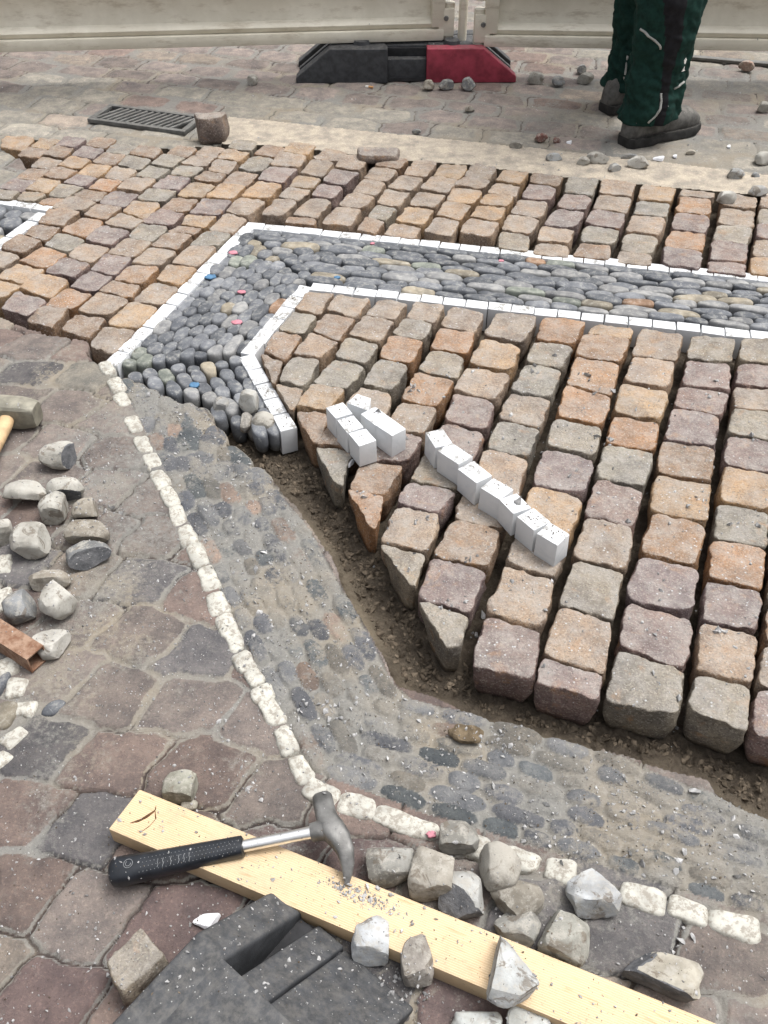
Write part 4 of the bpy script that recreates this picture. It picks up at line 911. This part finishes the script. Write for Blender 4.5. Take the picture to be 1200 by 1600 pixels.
tub = empty('square_tube', (t1.x, t1.y, 0)); tag(tub, 'rusty square steel tube at the left edge with its open end in view', 'tube'); off = Vector((t1.x, t1.y, 0))
def sq_ring(c, d_, w_, h_, out):
    s_ = d_.cross(Vector((0, 0, 1))).normalized(); return [c+s_*x*w_/2*out+Vector((0, 0, 1))*z*h_/2*out for x, z in ((-1, -1), (1, -1), (1, 1), (-1, 1))]
L_ = .30; c1 = t1-off; c0 = c1+dl*L_; c0.z = c1.z
ring_sets = [sq_ring(c0, dl, .036, .036, .86), sq_ring(c0, dl, .036, .036, 1), sq_ring(c1, dl, .036, .036, 1), sq_ring(c1, dl, .036, .036, .86), sq_ring(c1+dl*.12, dl, .036, .036, .86)]
v_, f_ = loft(ring_sets, False); v_ += [tuple(p) for p in ring_sets[-1]]; f_.append(tuple(range(len(v_)-4, len(v_))))
link('tube_wall', mesh('tube_wall', v_, f_, False), 'rust', tub)

# ================================================================== BARRIER FEET
FW = .235
def prism(bm, prof, y0, y1, bev=.004):
    a = [bm.verts.new((x, y0, z)) for x, z in prof]; b = [bm.verts.new((x, y1, z)) for x, z in prof]; n = len(prof)
    fs = [bm.faces.new(a), bm.faces.new(b[::-1])]+[bm.faces.new((a[(i+1) % n], a[i], b[i], b[(i+1) % n])) for i in range(n)]
    es = list({e for f in fs for e in f.edges})
    bmesh.ops.recalc_face_normals(bm, faces=fs)
    if bev: bmesh.ops.bevel(bm, geom=es, offset=bev, segments=3, affect='EDGES', profile=.6)
def barrier_foot(loc, rz, label, red, near):
    root = empty('rubber_block', loc, rz); tag(root, label, 'barrier base')
    X, T, H = .43, .295, .125; y = FW/2; bw = .05
    def wall(a, b):                       # the piece of the side wall between x=a and x=b
        pr = [(a, 0), (b, 0)]
        pr += [(b, .022), (T, H)] if b > T else [(b, H)]
        pr += [(-T, H), (a, .022)] if a < -T else [(a, H)]
        return pr
    if near: walls = [(1, -X, X, 'rubber')]
    else: walls = [(-1, -X, -.073, 'rubber'), (-1, .078, X, 'red'), (1, -X, X, 'rubber')]
    for sgn, a, b, mt in walls:
        ys = (sgn*y, sgn*(y-bw)); bm = bmesh.new(); prism(bm, wall(a, b), min(ys), max(ys), .007 if mt == 'rubber' and near else .004)
        link('side_wall', bm_mesh('side_wall', bm, True, 40), mt, root)
    if near:       # a red strip shows on the outer flank
        bm = bmesh.new(); prism(bm, [(-.30, .03), (.20, .03), (.20, .104), (-.30, .104)], y-.002, y+.0025, .001); link('red_strip', bm_mesh('red_strip', bm, True, 40), 'red', root)
    else:
        bm = bmesh.new(); bm_box(bm, Vector((.0025, -y+.034, .045)), (.152, .04, .078), bev=.006); link('recess_bar', bm_mesh('recess_bar', bm, True, 40), 'rubber', root)
        bm = bmesh.new(); bm_box(bm, Vector((.0025, -y+.075, .055)), (.150, .03, .11)); link('recess_back', bm_mesh('recess_back', bm, True, 40), 'rubber_shaded', root)
    yi = y-bw-(.024 if near else .036)
    ramp = lambda dz: [(-X+.006, 0), (X-.006, 0), (X-.006, .016-dz), (T-.004, H-.008-dz), (-T+.004, H-.008-dz), (-X+.006, .016-dz)]
    ribs = [(yi-.045, yi, 0), (-y, yi-.046, .007)] if near else [(-y+.078, -y+.105, 0), (-y+.132, y-bw-.03, 0)]
    for y0, y1, dz in ribs:
        bm = bmesh.new(); prism(bm, ramp(dz), y0, y1, .004); link('ramp_rib', bm_mesh('ramp_rib', bm, True, 40), 'rubber', root)
    bm = bmesh.new()
    if near: prism(bm, [(-.27, .03), (.292, .03), (.292, H-.0006), (-.27, H-.0006)], -y+.002, y-bw+.006, .0015)
    else:
        for a, b in ((-.27, -.08), (.085, .27)): prism(bm, [(a, .03), (b, .03), (b, H-.003), (a, H-.003)], -y+bw-.003, y-bw+.002, .004)
        prism(bm, [(-.09, .03), (.09, .03), (.09, H-.005), (-.09, H-.005)], -y+.09, y-bw+.001, .004)
    link('core', bm_mesh('core', bm, True, 40), 'rubber', root)
    bm = bmesh.new(); bm_box(bm, Vector((0, 0, .010)), (2*X-.03, FW-.02, .012)); link('floor_plate', bm_mesh('floor_plate', bm), 'rubber_shaded', root)
    for sx in (-.173, .178):
        bm = bmesh.new(); bmesh.ops.create_cone(bm, cap_ends=True, segments=24, radius1=.034, radius2=.028, depth=.016, matrix=Matrix.Translation((sx, -.045, H+.004))); link('knob', bm_mesh('knob', bm, True, 40), 'rubber', root)
    return root
fc = P(634, 130, 0)
barrier_foot((fc.x, fc.y+FW/2, 0), R(1.0), 'black rubber barrier base with dark red right half under the panel joint', None, False)
ea, eb = P(447, 1407, .035), P(255, 1545, .125)
dd = (ea-eb); yaw = math.atan2(dd.y, dd.x)+R(2)
# end of the far bar sits at local (.43, FW/2-.025)
lx, ly = .415, FW/2-.025
fx = ea.x-(lx*math.cos(yaw)-ly*math.sin(yaw)); fy = ea.y-(lx*math.sin(yaw)+ly*math.cos(yaw))
barrier_foot((fx, fy, .0), yaw, 'dusty black rubber barrier base lying in the foreground with a red side strip', None, True)

# ================================================================== BARRIER PANELS
def barrier_panel(a, b, length, from_left, label):
    d_ = Vector((b.x-a.x, b.y-a.y, 0)).normalized(); an = math.atan2(d_.y, d_.x)
    root = empty('road_barrier', (a.x, a.y, a.z) if from_left else (b.x-d_.x*length, b.y-d_.y*length, b.z), an); tag(root, label, 'barrier')
    L = length; H = .95
    # corrugated sheet: cross-section (depth, height), bulging towards -y
    pr = [(-.012, .03)]
    z = .05
    while z < H-.05:
        pr += [(-.030, z), (-.034, z+.012), (-.026, z+.022), (-.006, z+.030), (.004, z+.06), (.006, z+.10), (.000, z+.13), (-.012, z+.16), (-.026, z+.172)]
        z += .185
    v_ = []; f_ = []; st = .04; nx = 3
    for x in (st, L/2, L-st): v_ += [(x, p[0], p[1]) for p in pr]
    m_ = len(pr)
    for i in range(2):
        for j in range(m_-1): f_.append((i*m_+j, (i+1)*m_+j, (i+1)*m_+j+1, i*m_+j+1))
    # give the sheet its thickness
    v2 = [(x, y+.008, z) for x, y, z in v_]; n0 = len(v_); f_ += [tuple(q+n0 for q in f[::-1]) for f in f_]; v_ += v2
    link('sheet', mesh('sheet', v_, f_, True, 35), 'plastic', root)
    for nm, c, s_ in (('bottom_rail', (L/2, -.018, .022), (L-.004, .050, .042)), ('top_rail', (L/2, -.015, H), (L-.004, .055, .05)), ('stile', (.026, -.018, H/2+.011), (.052, .044, H-.072)), ('stile', (L-.026, -.018, H/2+.011), (.052, .044, H-.072))):
        bm = bmesh.new(); bm_box(bm, Vector(c), s_, bev=.008); link(nm, bm_mesh(nm, bm, True, 40), 'plastic', root)
    xs = L+.018 if not from_left else -.018
    for k, z in enumerate((.03, .19, .42, .66)):
        bm = bmesh.new(); bmesh.ops.create_cone(bm, cap_ends=True, segments=20, radius1=.022, radius2=.022, depth=.13, matrix=Matrix.Translation((xs, -.012, z+.035)))
        bm_box(bm, Vector((xs-(.012 if xs > 0 else -.012), -.026, z+.035)), (.06, .026, .10), bev=.005); hb = link('hinge_knuckle', bm_mesh('hinge_knuckle', bm, True, 40), 'plastic', root)
        bm = bmesh.new(); bmesh.ops.create_cone(bm, cap_ends=True, segments=14, radius1=.010, radius2=.008, depth=.008, matrix=Matrix.Translation((xs-(.014 if xs > 0 else -.014), -.042, z+.05)) @ Matrix.Rotation(R(90), 4, 'X')); link('bolt', bm_mesh('bolt', bm, True, 40), 'iron', hb)
    return root
barrier_panel(P(0, 78, .125), P(692, 59, .125), 2.2, False, 'cream plastic barrier panel on the left of the joint')
barrier_panel(P(754, 69, .115), P(1200, 76, .115), 2.2, True, 'cream plastic barrier panel on the right, behind the worker')
pj = P(722, 62, .125)
bm = bmesh.new(); bmesh.ops.create_cone(bm, cap_ends=True, segments=20, radius1=.017, radius2=.017, depth=1.05, matrix=Matrix.Translation((0, 0, .525))); tag(link('joint_pin', bm_mesh('joint_pin', bm, True, 40), 'plastic', loc=(pj.x, pj.y+.012, .10)), 'cream plastic pin that joins the two barrier panels', 'pin')
# dark metal rail on the ground behind the worker
a, b = P(1062, 88, .01), P(1290, 108, .01); v_, f_ = sq_loft([Vector((0, 0, 0)), b-a], [.03, .03], [.014, .014], e=6); tag(link('metal_rail', mesh('metal_rail', v_, f_, False), 'iron', loc=a), 'thin dark metal rail lying on the paving at the right of the worker', 'rail')

# ================================================================== DRAIN GRATE
ga, gb, gd = P(172, 165, .008), P(320, 184, .008), P(152, 191, .008)
gx = (gb-ga); gl = gx.length; gx.normalize(); gan = math.atan2(gx.y, gx.x); gw = abs((gd-ga).cross(gx).z)
gr = empty('drain_grate', (ga.x, ga.y, 0), gan); tag(gr, 'cast iron drain grate with slanted slots at the edge of the old paving', 'drain grate')
bm = bmesh.new(); 
for c, s_ in (((gl/2, -.009, .009), (gl, .018, .014)), ((gl/2, -gw+.009, .009), (gl, .018, .014)), ((.010, -gw/2, .009), (.020, gw-.038, .014)), ((gl-.010, -gw/2, .009), (.020, gw-.038, .014))): bm_box(bm, Vector(c), s_, bev=.002)
link('frame', bm_mesh('frame', bm, True, 40), 'iron', gr)
bm = bmesh.new(); nb = 13
for i in range(nb): bm_box(bm, Vector((.03+(gl-.06)*(i+.5)/nb, -gw/2, .010)), ((gl-.06)/nb*.42, gw-.03, .010), Euler((0, 0, -.38)).to_quaternion(), bev=.002)
link('bars', bm_mesh('bars', bm, True, 40), 'iron', gr)
bm = bmesh.new(); bm_box(bm, Vector((gl/2, -gw/2, .0045)), (gl-.012, gw-.012, .002)); link('pit_shade_sheet', bm_mesh('pit_shade_sheet', bm), 'black', gr)  # flat black sheet under the bars, painted shade for the drain's depth

# ================================================================== CIGARETTE END
c = P(576, 136, .005); cg = empty('cigarette_end', (c.x, c.y, 0), -.35); tag(cg, 'cigarette end on the paving left of the red base half', 'cigarette')
for nm, x0_, x1_, mt in (('filter', 0, .018, 'filter'), ('paper_tube', -.012, 0, 'paper')):
    bm = bmesh.new(); bmesh.ops.create_cone(bm, cap_ends=True, segments=12, radius1=.0042, radius2=.0042, depth=x1_-x0_, matrix=Matrix.Translation(((x0_+x1_)/2, 0, .006)) @ Matrix.Rotation(R(90), 4, 'Y')); link(nm, bm_mesh(nm, bm, True, 40), mt, cg)

# ================================================================== THE WORKER
FD = R(30)                                 # direction the feet point, from +x towards +y
fdir = Vector((math.cos(FD), math.sin(FD), 0)); fs_ = Vector((-math.sin(FD), math.cos(FD), 0))
heelF = P(983, 226, .0); heelR = P(952, 174, .0)
mid = (heelF+heelR)/2+fdir*.09
pr_ = empty('person', (mid.x, mid.y, 0)); tag(pr_, 'worker in dark green trousers with black panels and grey safety boots, standing', 'person')
po = Vector((mid.x, mid.y, 0))
def boot(heel):
    def pt(a, s, z): return heel+fdir*a*1.06+fs_*s*1.08+Vector((0, 0, z if z < .04 else (.04+(z-.04)*1.25)))-po
    # (along, half width, top height)
    st = [(-.028, .018, .070), (-.015, .034, .095), (.02, .040, .125), (.06, .042, .135), (.095, .041, .125), (.125, .042, .098), (.16, .046, .088), (.20, .049, .082), (.235, .046, .076), (.262, .036, .062), (.275, .018, .036)]
    rings = []
    for a_, w_, h_ in st:
        r = []
        for k in range(20):
            t = 2*math.pi*(k+.5)/20; c_, s2 = math.cos(t), math.sin(t); e = 2.6; rr = (abs(c_)**e+abs(s2)**e)**(-1/e)
            zc = .018+(h_-.018)/2; wv = .0022*math.sin(a_*180+k)
            tap = 1-.28*max(0, s2*rr)*(h_/.13)
            r.append(pt(a_, c_*rr*w_*tap+wv, zc+s2*rr*((h_-.018)/2)))
        rings.append(r)
    v_, f_ = loft(rings); b_ = link('boot', mesh('boot', v_, f_, True, 60), 'boot', pr_)
    rings = []
    for a_, w_, h_ in st:
        w3 = w_+.006; lift = .006 if .07 < a_ < .10 else (.010 if a_ > .25 else 0)
        rings.append([pt(a_*1.02, x*w3, z) for x, z in ((-1, .004+lift), (-.96, lift+.001), (.96, lift+.001), (1, .004+lift), (1, .026), (.94, .032), (-.94, .032), (-1, .026))])
    v_, f_ = loft(rings); link('sole', mesh('sole', v_, f_, True, 35), 'sole', b_)
    bm = bmesh.new()
    for k in range(4):
        a_ = .09+.018*k; z_ = .128-.014*k; p1 = pt(a_, -.020, z_); p2 = pt(a_+.004, .020, z_); bm_box(bm, (p1+p2)/2, ((p2-p1).length, .004, .003), (p2-p1).to_track_quat('X', 'Z'))
    link('laces', bm_mesh('laces', bm), 'blackcloth', b_)
boot(heelF); boot(heelR)
def leg(heel, hip, seed, front):
    an_ = heel+fdir*.058; n = 120; zs = np.concatenate([np.linspace(.088, .5, 130), np.linspace(.53, .92, 20)]); V = []
    for i, z in enumerate(zs):
        t = np.clip((z-.1)/.82, 0, 1)
        ctr = Vector((an_.x, an_.y, 0)).lerp(Vector((hip.x, hip.y, 0)), max(0, (z-.35)/.57)) + fdir*(.018*math.sin(min(1, z/.5)*math.pi))
        rx = np.interp(z, [.05, .09, .13, .20, .24, .30, .36, .45, .55, .75, .92], [.092, .098, .093, .098, .090, .101, .096, .106, .104, .108, .115]); ry = rx*.84
        if not front: rx *= .94; ry *= .94
        a = 2*np.pi*np.arange(n)/n
        pp = np.column_stack([np.cos(a)*1.6, np.sin(a)*1.6, np.full(n, z*13)])+seed
        fo = fbm(pp, 3, 5)*np.interp(z, [.05, .2, .35, .6], [.026, .022, .018, .012])
        pp2 = np.column_stack([np.cos(a+z*5)*2.2, np.sin(a+z*5)*2.2, np.full(n, z*26)])+seed; fo += -np.abs(fbm(pp2, 2, 9))*np.interp(z, [.05, .22, .4], [.024, .018, .012])
        # a low hem: cloth sits on the boot, longer at the heel
        zz = z + (np.clip((.12-z)/.07, 0, 1))*(.030*np.cos(a-FD))
        V.append(np.column_stack([ctr.x-po.x+np.cos(a)*(rx+fo), ctr.y-po.y+np.sin(a)*(ry+fo), np.full(n, 0)+zz]))
    return V, zs, n
hipc = (heelF+heelR)/2+fdir*.04
allv = []; allf = []; mi = []; pipes = []
for heel, sgn, front in ((heelF, -1, True), (heelR, 1, False)):
    hip = hipc+fs_*sgn*.09; V, zs, n = leg(heel, hip, 3.3 if front else 8.1, front); base = len(allv)
    rings = V; v_, f_ = loft(rings, False); allv += v_
    def surf(z, deg):
        i_ = int(np.argmin(np.abs(zs-z))); p = V[i_][int(deg/360*n) % n]; q = V[i_].mean(0); o_ = (p-q); o_[2] = 0; return p+o_/np.linalg.norm(o_)*.002
    if front: EMB = (surf(.262, 309), 309)
    for line in (([(.365, 205), (.357, 222), (.345, 238), (.33, 250), (.31, 256)], [(.185, 270), (.165, 273), (.14, 275), (.12, 271), (.105, 263), (.095, 256)], [(.205, 330), (.20, 320), (.195, 310), (.19, 302)]) if front else ([(.20, 244), (.16, 246), (.13, 248), (.115, 250)], [(.405, 225), (.405, 240), (.405, 262)])):
        pts_ = []
        for (z0_, d0_), (z1_, d1_) in zip(line[:-1], line[1:]): pts_ += [surf(z0_+(z1_-z0_)*t, d0_+(d1_-d0_)*t) for t in (0, .34, .67)]
        pts_ = np.array(pts_); pts_[1:-1] = (pts_[:-2]+2*pts_[1:-1]+pts_[2:])/4; pipes.append(tube_pts(pts_, [.0042]*len(pts_), 8))
    for i in range(len(zs)-1):
        for j in range(n):
            f = f_[i*n+j]; allf.append(tuple(q+base for q in f)); z = (zs[i]+zs[i+1])/2; deg = (j+.5)*360/n
            k = 0
            c0_ = np.interp(z, [.05, .2, .35, .5], [278, 276, 272, 264]); w0 = np.interp(z, [.05, .2, .35, .5], [5, 9, 15, 21])
            if abs(deg-c0_) < w0: k = 1
            mi.append(k)
me = mesh('trousers', allv, allf, True); o = link('trousers', me, ('green', 'blackcloth', 'piping'), pr_); me.polygons.foreach_set('material_index', mi)
PIPES = pipes; sm = o.modifiers.new('thick', 'SOLIDIFY'); sm.thickness = .003
for pi_ in pipes: v_, f_ = loft(pi_); link('piping', mesh('piping', v_, f_, True), 'piping', o)
# white plume emblem on the calf panel
ez = .245; c = Vector((heelF.x, heelF.y, 0))+fdir*.065-po; bm = bmesh.new()
for dx, dz, rx, rz in ((0, .012, .006, .008), (-.004, .020, .003, .0035), (.004, .020, .003, .0035), (0, .023, .003, .004), (0, -.001, .004, .008), (0, -.012, .009, .0018), (-.003, -.008, .002, .003), (.003, -.008, .002, .003)):
    bmesh.ops.create_icosphere(bm, subdivisions=2, radius=1, matrix=Matrix.Translation((dx, 0, dz)) @ Matrix.Diagonal((rx, .0015, rz, 1)))
link('emblem', bm_mesh('emblem', bm, True), 'paper', pr_, loc=tuple(EMB[0])).rotation_euler = (0, 0, R(EMB[1]+90))
# upper body (above the picture)
def skin_obj(name, verts, edges, rad, mat, parent, root=0):
    me_ = bpy.data.meshes.new(name); me_.from_pydata([tuple(q) for q in verts], edges, []); o_ = link(name, me_, None, parent)
    me_.materials.append(M[mat]); o_.modifiers.new('skin', 'SKIN')
    if not me_.skin_vertices: me_.attributes
    for i, r_ in enumerate(rad): me_.skin_vertices[0].data[i].radius = (r_ if isinstance(r_, tuple) else (r_, r_)); me_.skin_vertices[0].data[i].use_root = (i == root)
    s_ = o_.modifiers.new('sub', 'SUBSURF'); s_.levels = 1; s_.render_levels = 2; o_.modifiers['skin'].use_smooth_shade = True; return o_
try:
    hl = hipc-po; U = lambda a, s, z: Vector((hl.x, hl.y, 0))+fdir*a+fs_*s+Vector((0, 0, z))
    vs = [U(0, 0, .93), U(0, 0, 1.12), U(.01, 0, 1.34), U(.01, 0, 1.46), U(.03, 0, 1.54), U(.05, 0, 1.63), U(.06, 0, 1.74)]
    es = [(i, i+1) for i in range(6)]; rd = [(.15, .11), (.14, .10), (.16, .10), (.055, .055), (.052, .052), (.078, .09), (.06, .07)]
    for sg in (-1, 1):
        b0 = len(vs); vs += [U(0, sg*.19, 1.40), U(.02, sg*.24, 1.12), U(.20, sg*.20, .98), U(.26, sg*.19, .97)]; rd += [.055, .042, .028, (.035, .018)]; es += [(2, b0), (b0, b0+1), (b0+1, b0+2), (b0+2, b0+3)]
        for k in range(4):
            f0 = len(vs); yy = sg*.19+(k-1.5)*.018; vs += [U(.31, yy, .965), U(.345-.005*abs(k-1.2), yy, .945)]; rd += [.009, .008]; es += [(b0+3, f0), (f0, f0+1)]
        f0 = len(vs); vs += [U(.275, sg*.19-sg*.04, .955), U(.30, sg*.19-sg*.055, .94)]; rd += [.010, .009]; es += [(b0+3, f0), (f0, f0+1)]
    skin_obj('body', vs, es, rd, 'skin', pr_)
    vs = [U(0, 0, .86), U(0, 0, 1.0), U(0, 0, 1.15), U(.01, 0, 1.34), U(.01, 0, 1.45)]; es = [(i, i+1) for i in range(4)]; rd = [(.18, .14), (.175, .135), (.17, .13), (.19, .13), (.08, .08)]
    for sg in (-1, 1):
        b0 = len(vs); vs += [U(0, sg*.20, 1.39), U(.02, sg*.245, 1.12), U(.17, sg*.205, 1.0)]; rd += [.075, .058, .045]; es += [(3, b0), (b0, b0+1), (b0+1, b0+2)]
    skin_obj('jacket', vs, es, rd, 'green', pr_)
    bm = bmesh.new(); bmesh.ops.create_icosphere(bm, subdivisions=3, radius=1, matrix=Matrix.Translation(U(.035, 0, 1.71)) @ Matrix.Diagonal((.095, .088, .10, 1))); link('hair', bm_mesh('hair', bm, True), 'hair', pr_)
    # seat of the trousers joins the two legs
    v_, f_ = sq_loft([U(0, 0, .80), U(0, 0, .86), U(0, 0, .97)], [.30, .36, .33], [.22, .26, .24], e=2.3, up=fdir); link('trouser_seat', mesh('trouser_seat', v_, f_, True), 'green', pr_)
except Exception as ex:
    print('upper body', ex)

# ================================================================== GRIT AND CHIPS (dropped on whatever lies below)
bpy.context.view_layer.update(); dg = bpy.context.evaluated_depsgraph_get()
def drop(x, y):
    h = SC.ray_cast(dg, Vector((x, y, .35)), Vector((0, 0, -1)))
    return h[1] if h[0] else None
rr = random.Random(77)
oct_v = np.array([(1, 0, 0), (-1, 0, 0), (0, 1, 0), (0, -1, 0), (0, 0, 1), (0, 0, -1), (.7, .7, .2), (-.6, .7, -.1)], float)
oct_f = [(0, 6, 4), (6, 2, 4), (2, 7, 4), (7, 1, 4), (1, 3, 4), (3, 0, 4), (6, 0, 5), (2, 6, 5), (7, 2, 5), (1, 7, 5), (3, 1, 5), (0, 3, 5)]
def grit(name, specs, mat, label, cat='grit', zmax=.2):
    V = []; F = []
    for pts, smin, smax in specs:
        for x, y in pts:
            h = drop(x, y)
            if h is None or h.z > zmax or h.z < -.15: continue
            s_ = smin+(smax-smin)*rr.random()**3; q = Euler((rr.uniform(0, 6), rr.uniform(0, 6), rr.uniform(0, 6))).to_matrix()
            sc = np.array([s_*rr.uniform(.7, 1.4), s_*rr.uniform(.6, 1), s_*rr.uniform(.35, .7)]); vv = (oct_v*(1+np.array([[rr.uniform(-.25, .25)] for _ in range(8)])))*sc; vv = vv@np.array(q).T
            b_ = len(V); V += (vv+np.array([h.x, h.y, h.z+s_*.2])).tolist(); F += [tuple(i+b_ for i in f) for f in oct_f]
    o = link(name, mesh(name, V, F, False), mat); return tag(o, label, cat, kind='stuff')
def scat(n, px, z=0):
    poly = np.array([XY(u, v, z) for u, v in px]); lo = poly.min(0); hi = poly.max(0); out = []
    while len(out) < n:
        p = np.array([[rr.uniform(lo[0], hi[0]), rr.uniform(lo[1], hi[1])] for _ in range(200)]); k = inpoly(p, poly); out += p[k].tolist()
    return out[:n]
def clump(u, v, r, n, z=0):
    x, y = XY(u, v, z); return [(x+rr.gauss(0, r), y+rr.gauss(0, r)) for _ in range(n)]
band_px = BAND_O+BAND_I[::-1]
near_setts = [(640, 940), (500, 690), (560, 560), (900, 560), (1300, 600), (1300, 1150), (1050, 1120), (800, 1060)]
sp = [(scat(2600, band_px), .0008, .0040), (scat(900, near_setts, .02), .0008, .0042), (scat(1500, [(150, 600), (480, 1200), (600, 1280), (300, 1300), (60, 1000), (90, 700)]), .0008, .0034),
      (scat(1100, [(0, 1150), (1200, 1480), (1200, 1620), (0, 1620)]), .0008, .0036), (scat(500, [(0, 640), (200, 640), (200, 1100), (0, 1100)]), .0008, .0034), (scat(260, [(0, 80), (1200, 80), (1200, 300), (0, 210)]), .002, .005)]
for u, v, r, n in ((375, 1235, .012, 14), (395, 1233, .006, 8), (340, 1132, .008, 5), (130, 727, .012, 9), (150, 755, .02, 30), (165, 800, .02, 35), (310, 820, .012, 10), (290, 1005-70, .01, 6), (960, 1225, .02, 22), (1000, 1270, .03, 40), (880, 1320, .03, 30), (490, 1120, .02, 25), (515, 1050, .01, 5), (540, 1130, .02, 20), (760, 1160, .02, 24), (790, 1165, .02, 20), (600, 1400, .02, 25), (650, 1560, .018, 40), (620, 1540, .015, 25), (690, 1335, .02, 20), (1060, 1470, .02, 20), (420, 1000, .02, 14), (720, 870, .004, 3), (810, 1150, .02, 16), (650, 830, .004, 3), (740, 820, .008, 6), (640, 905, .006, 8), (700, 965, .012, 16), (725, 955, .008, 8)):
    sp.append((clump(u, v, r, n), .0015, .0062))
grit('stone_grit', sp, 'chip', 'pale grey stone chips and grit scattered over the paving')
tr_px = NEWPX[22:44]+[(450, 690), (560, 790), (640, 940), (740, 1050), (1000, 1130), (1200, 1180)]
grit('soil_crumbs', [(scat(3200, tr_px, -.06), .0014, .0085)], 'soilchip', 'dark clods of soil lying in the open trench', zmax=-.03)
grit('dark_crumbs', [(scat(1200, band_px), .0008, .0022), (scat(500, [(0, 1150), (1200, 1480), (1200, 1620), (0, 1620)]), .0008, .002)], 'soilchip', 'dark crumbs strewn over the old paving')
tops_ = []
for u_, v_2 in chain+[(530, 640), (547, 662), (566, 683), (567, 627), (586, 649), (611, 667), (398, 592), (412, 614), (425, 636), (445, 660), (205, 540), (222, 520), (188, 556), (460, 470), (440, 492), (480, 446)]:
    tops_ += clump(u_+rr.uniform(-4, 4), v_2+rr.uniform(-4, 4), .009, rr.choice((14, 40, 60)), .078 if u_ > 500 else .004)
grit('block_grit', [(tops_, .0005, .0022)], 'soilchip', 'fine dark grit lying on the tops of the white blocks')
big_ = []
for i in range(110):
    p_ = scat(1, near_setts, .02)[0]; big_ += [(p_[0]+rr.gauss(0, .006), p_[1]+rr.gauss(0, .006)) for _ in range(rr.choice((1, 2, 3, 6)))]
big_ += scat(160, band_px)
grit('stone_chips', [(big_, .002, .009)], 'chip', 'larger pale stone chips lying on the setts and the old band')
pz = zt
grit('plank_grit', [([(lambda p: (p.x, p.y))(P(648+rr.gauss(0, 22)+0, 1420+rr.gauss(0, 4), pz)+Vector((0, 0, 0))) for _ in range(0)], .001, .003), ([(A_+d*(.36+rr.gauss(0, .028))+Vector((d.y, -d.x, 0))*(wd*.30+rr.gauss(0, .006))).to_2d()[:] for _ in range(260)], .0008, .0038)], 'chip', 'small heap of grey grit lying on the plank')
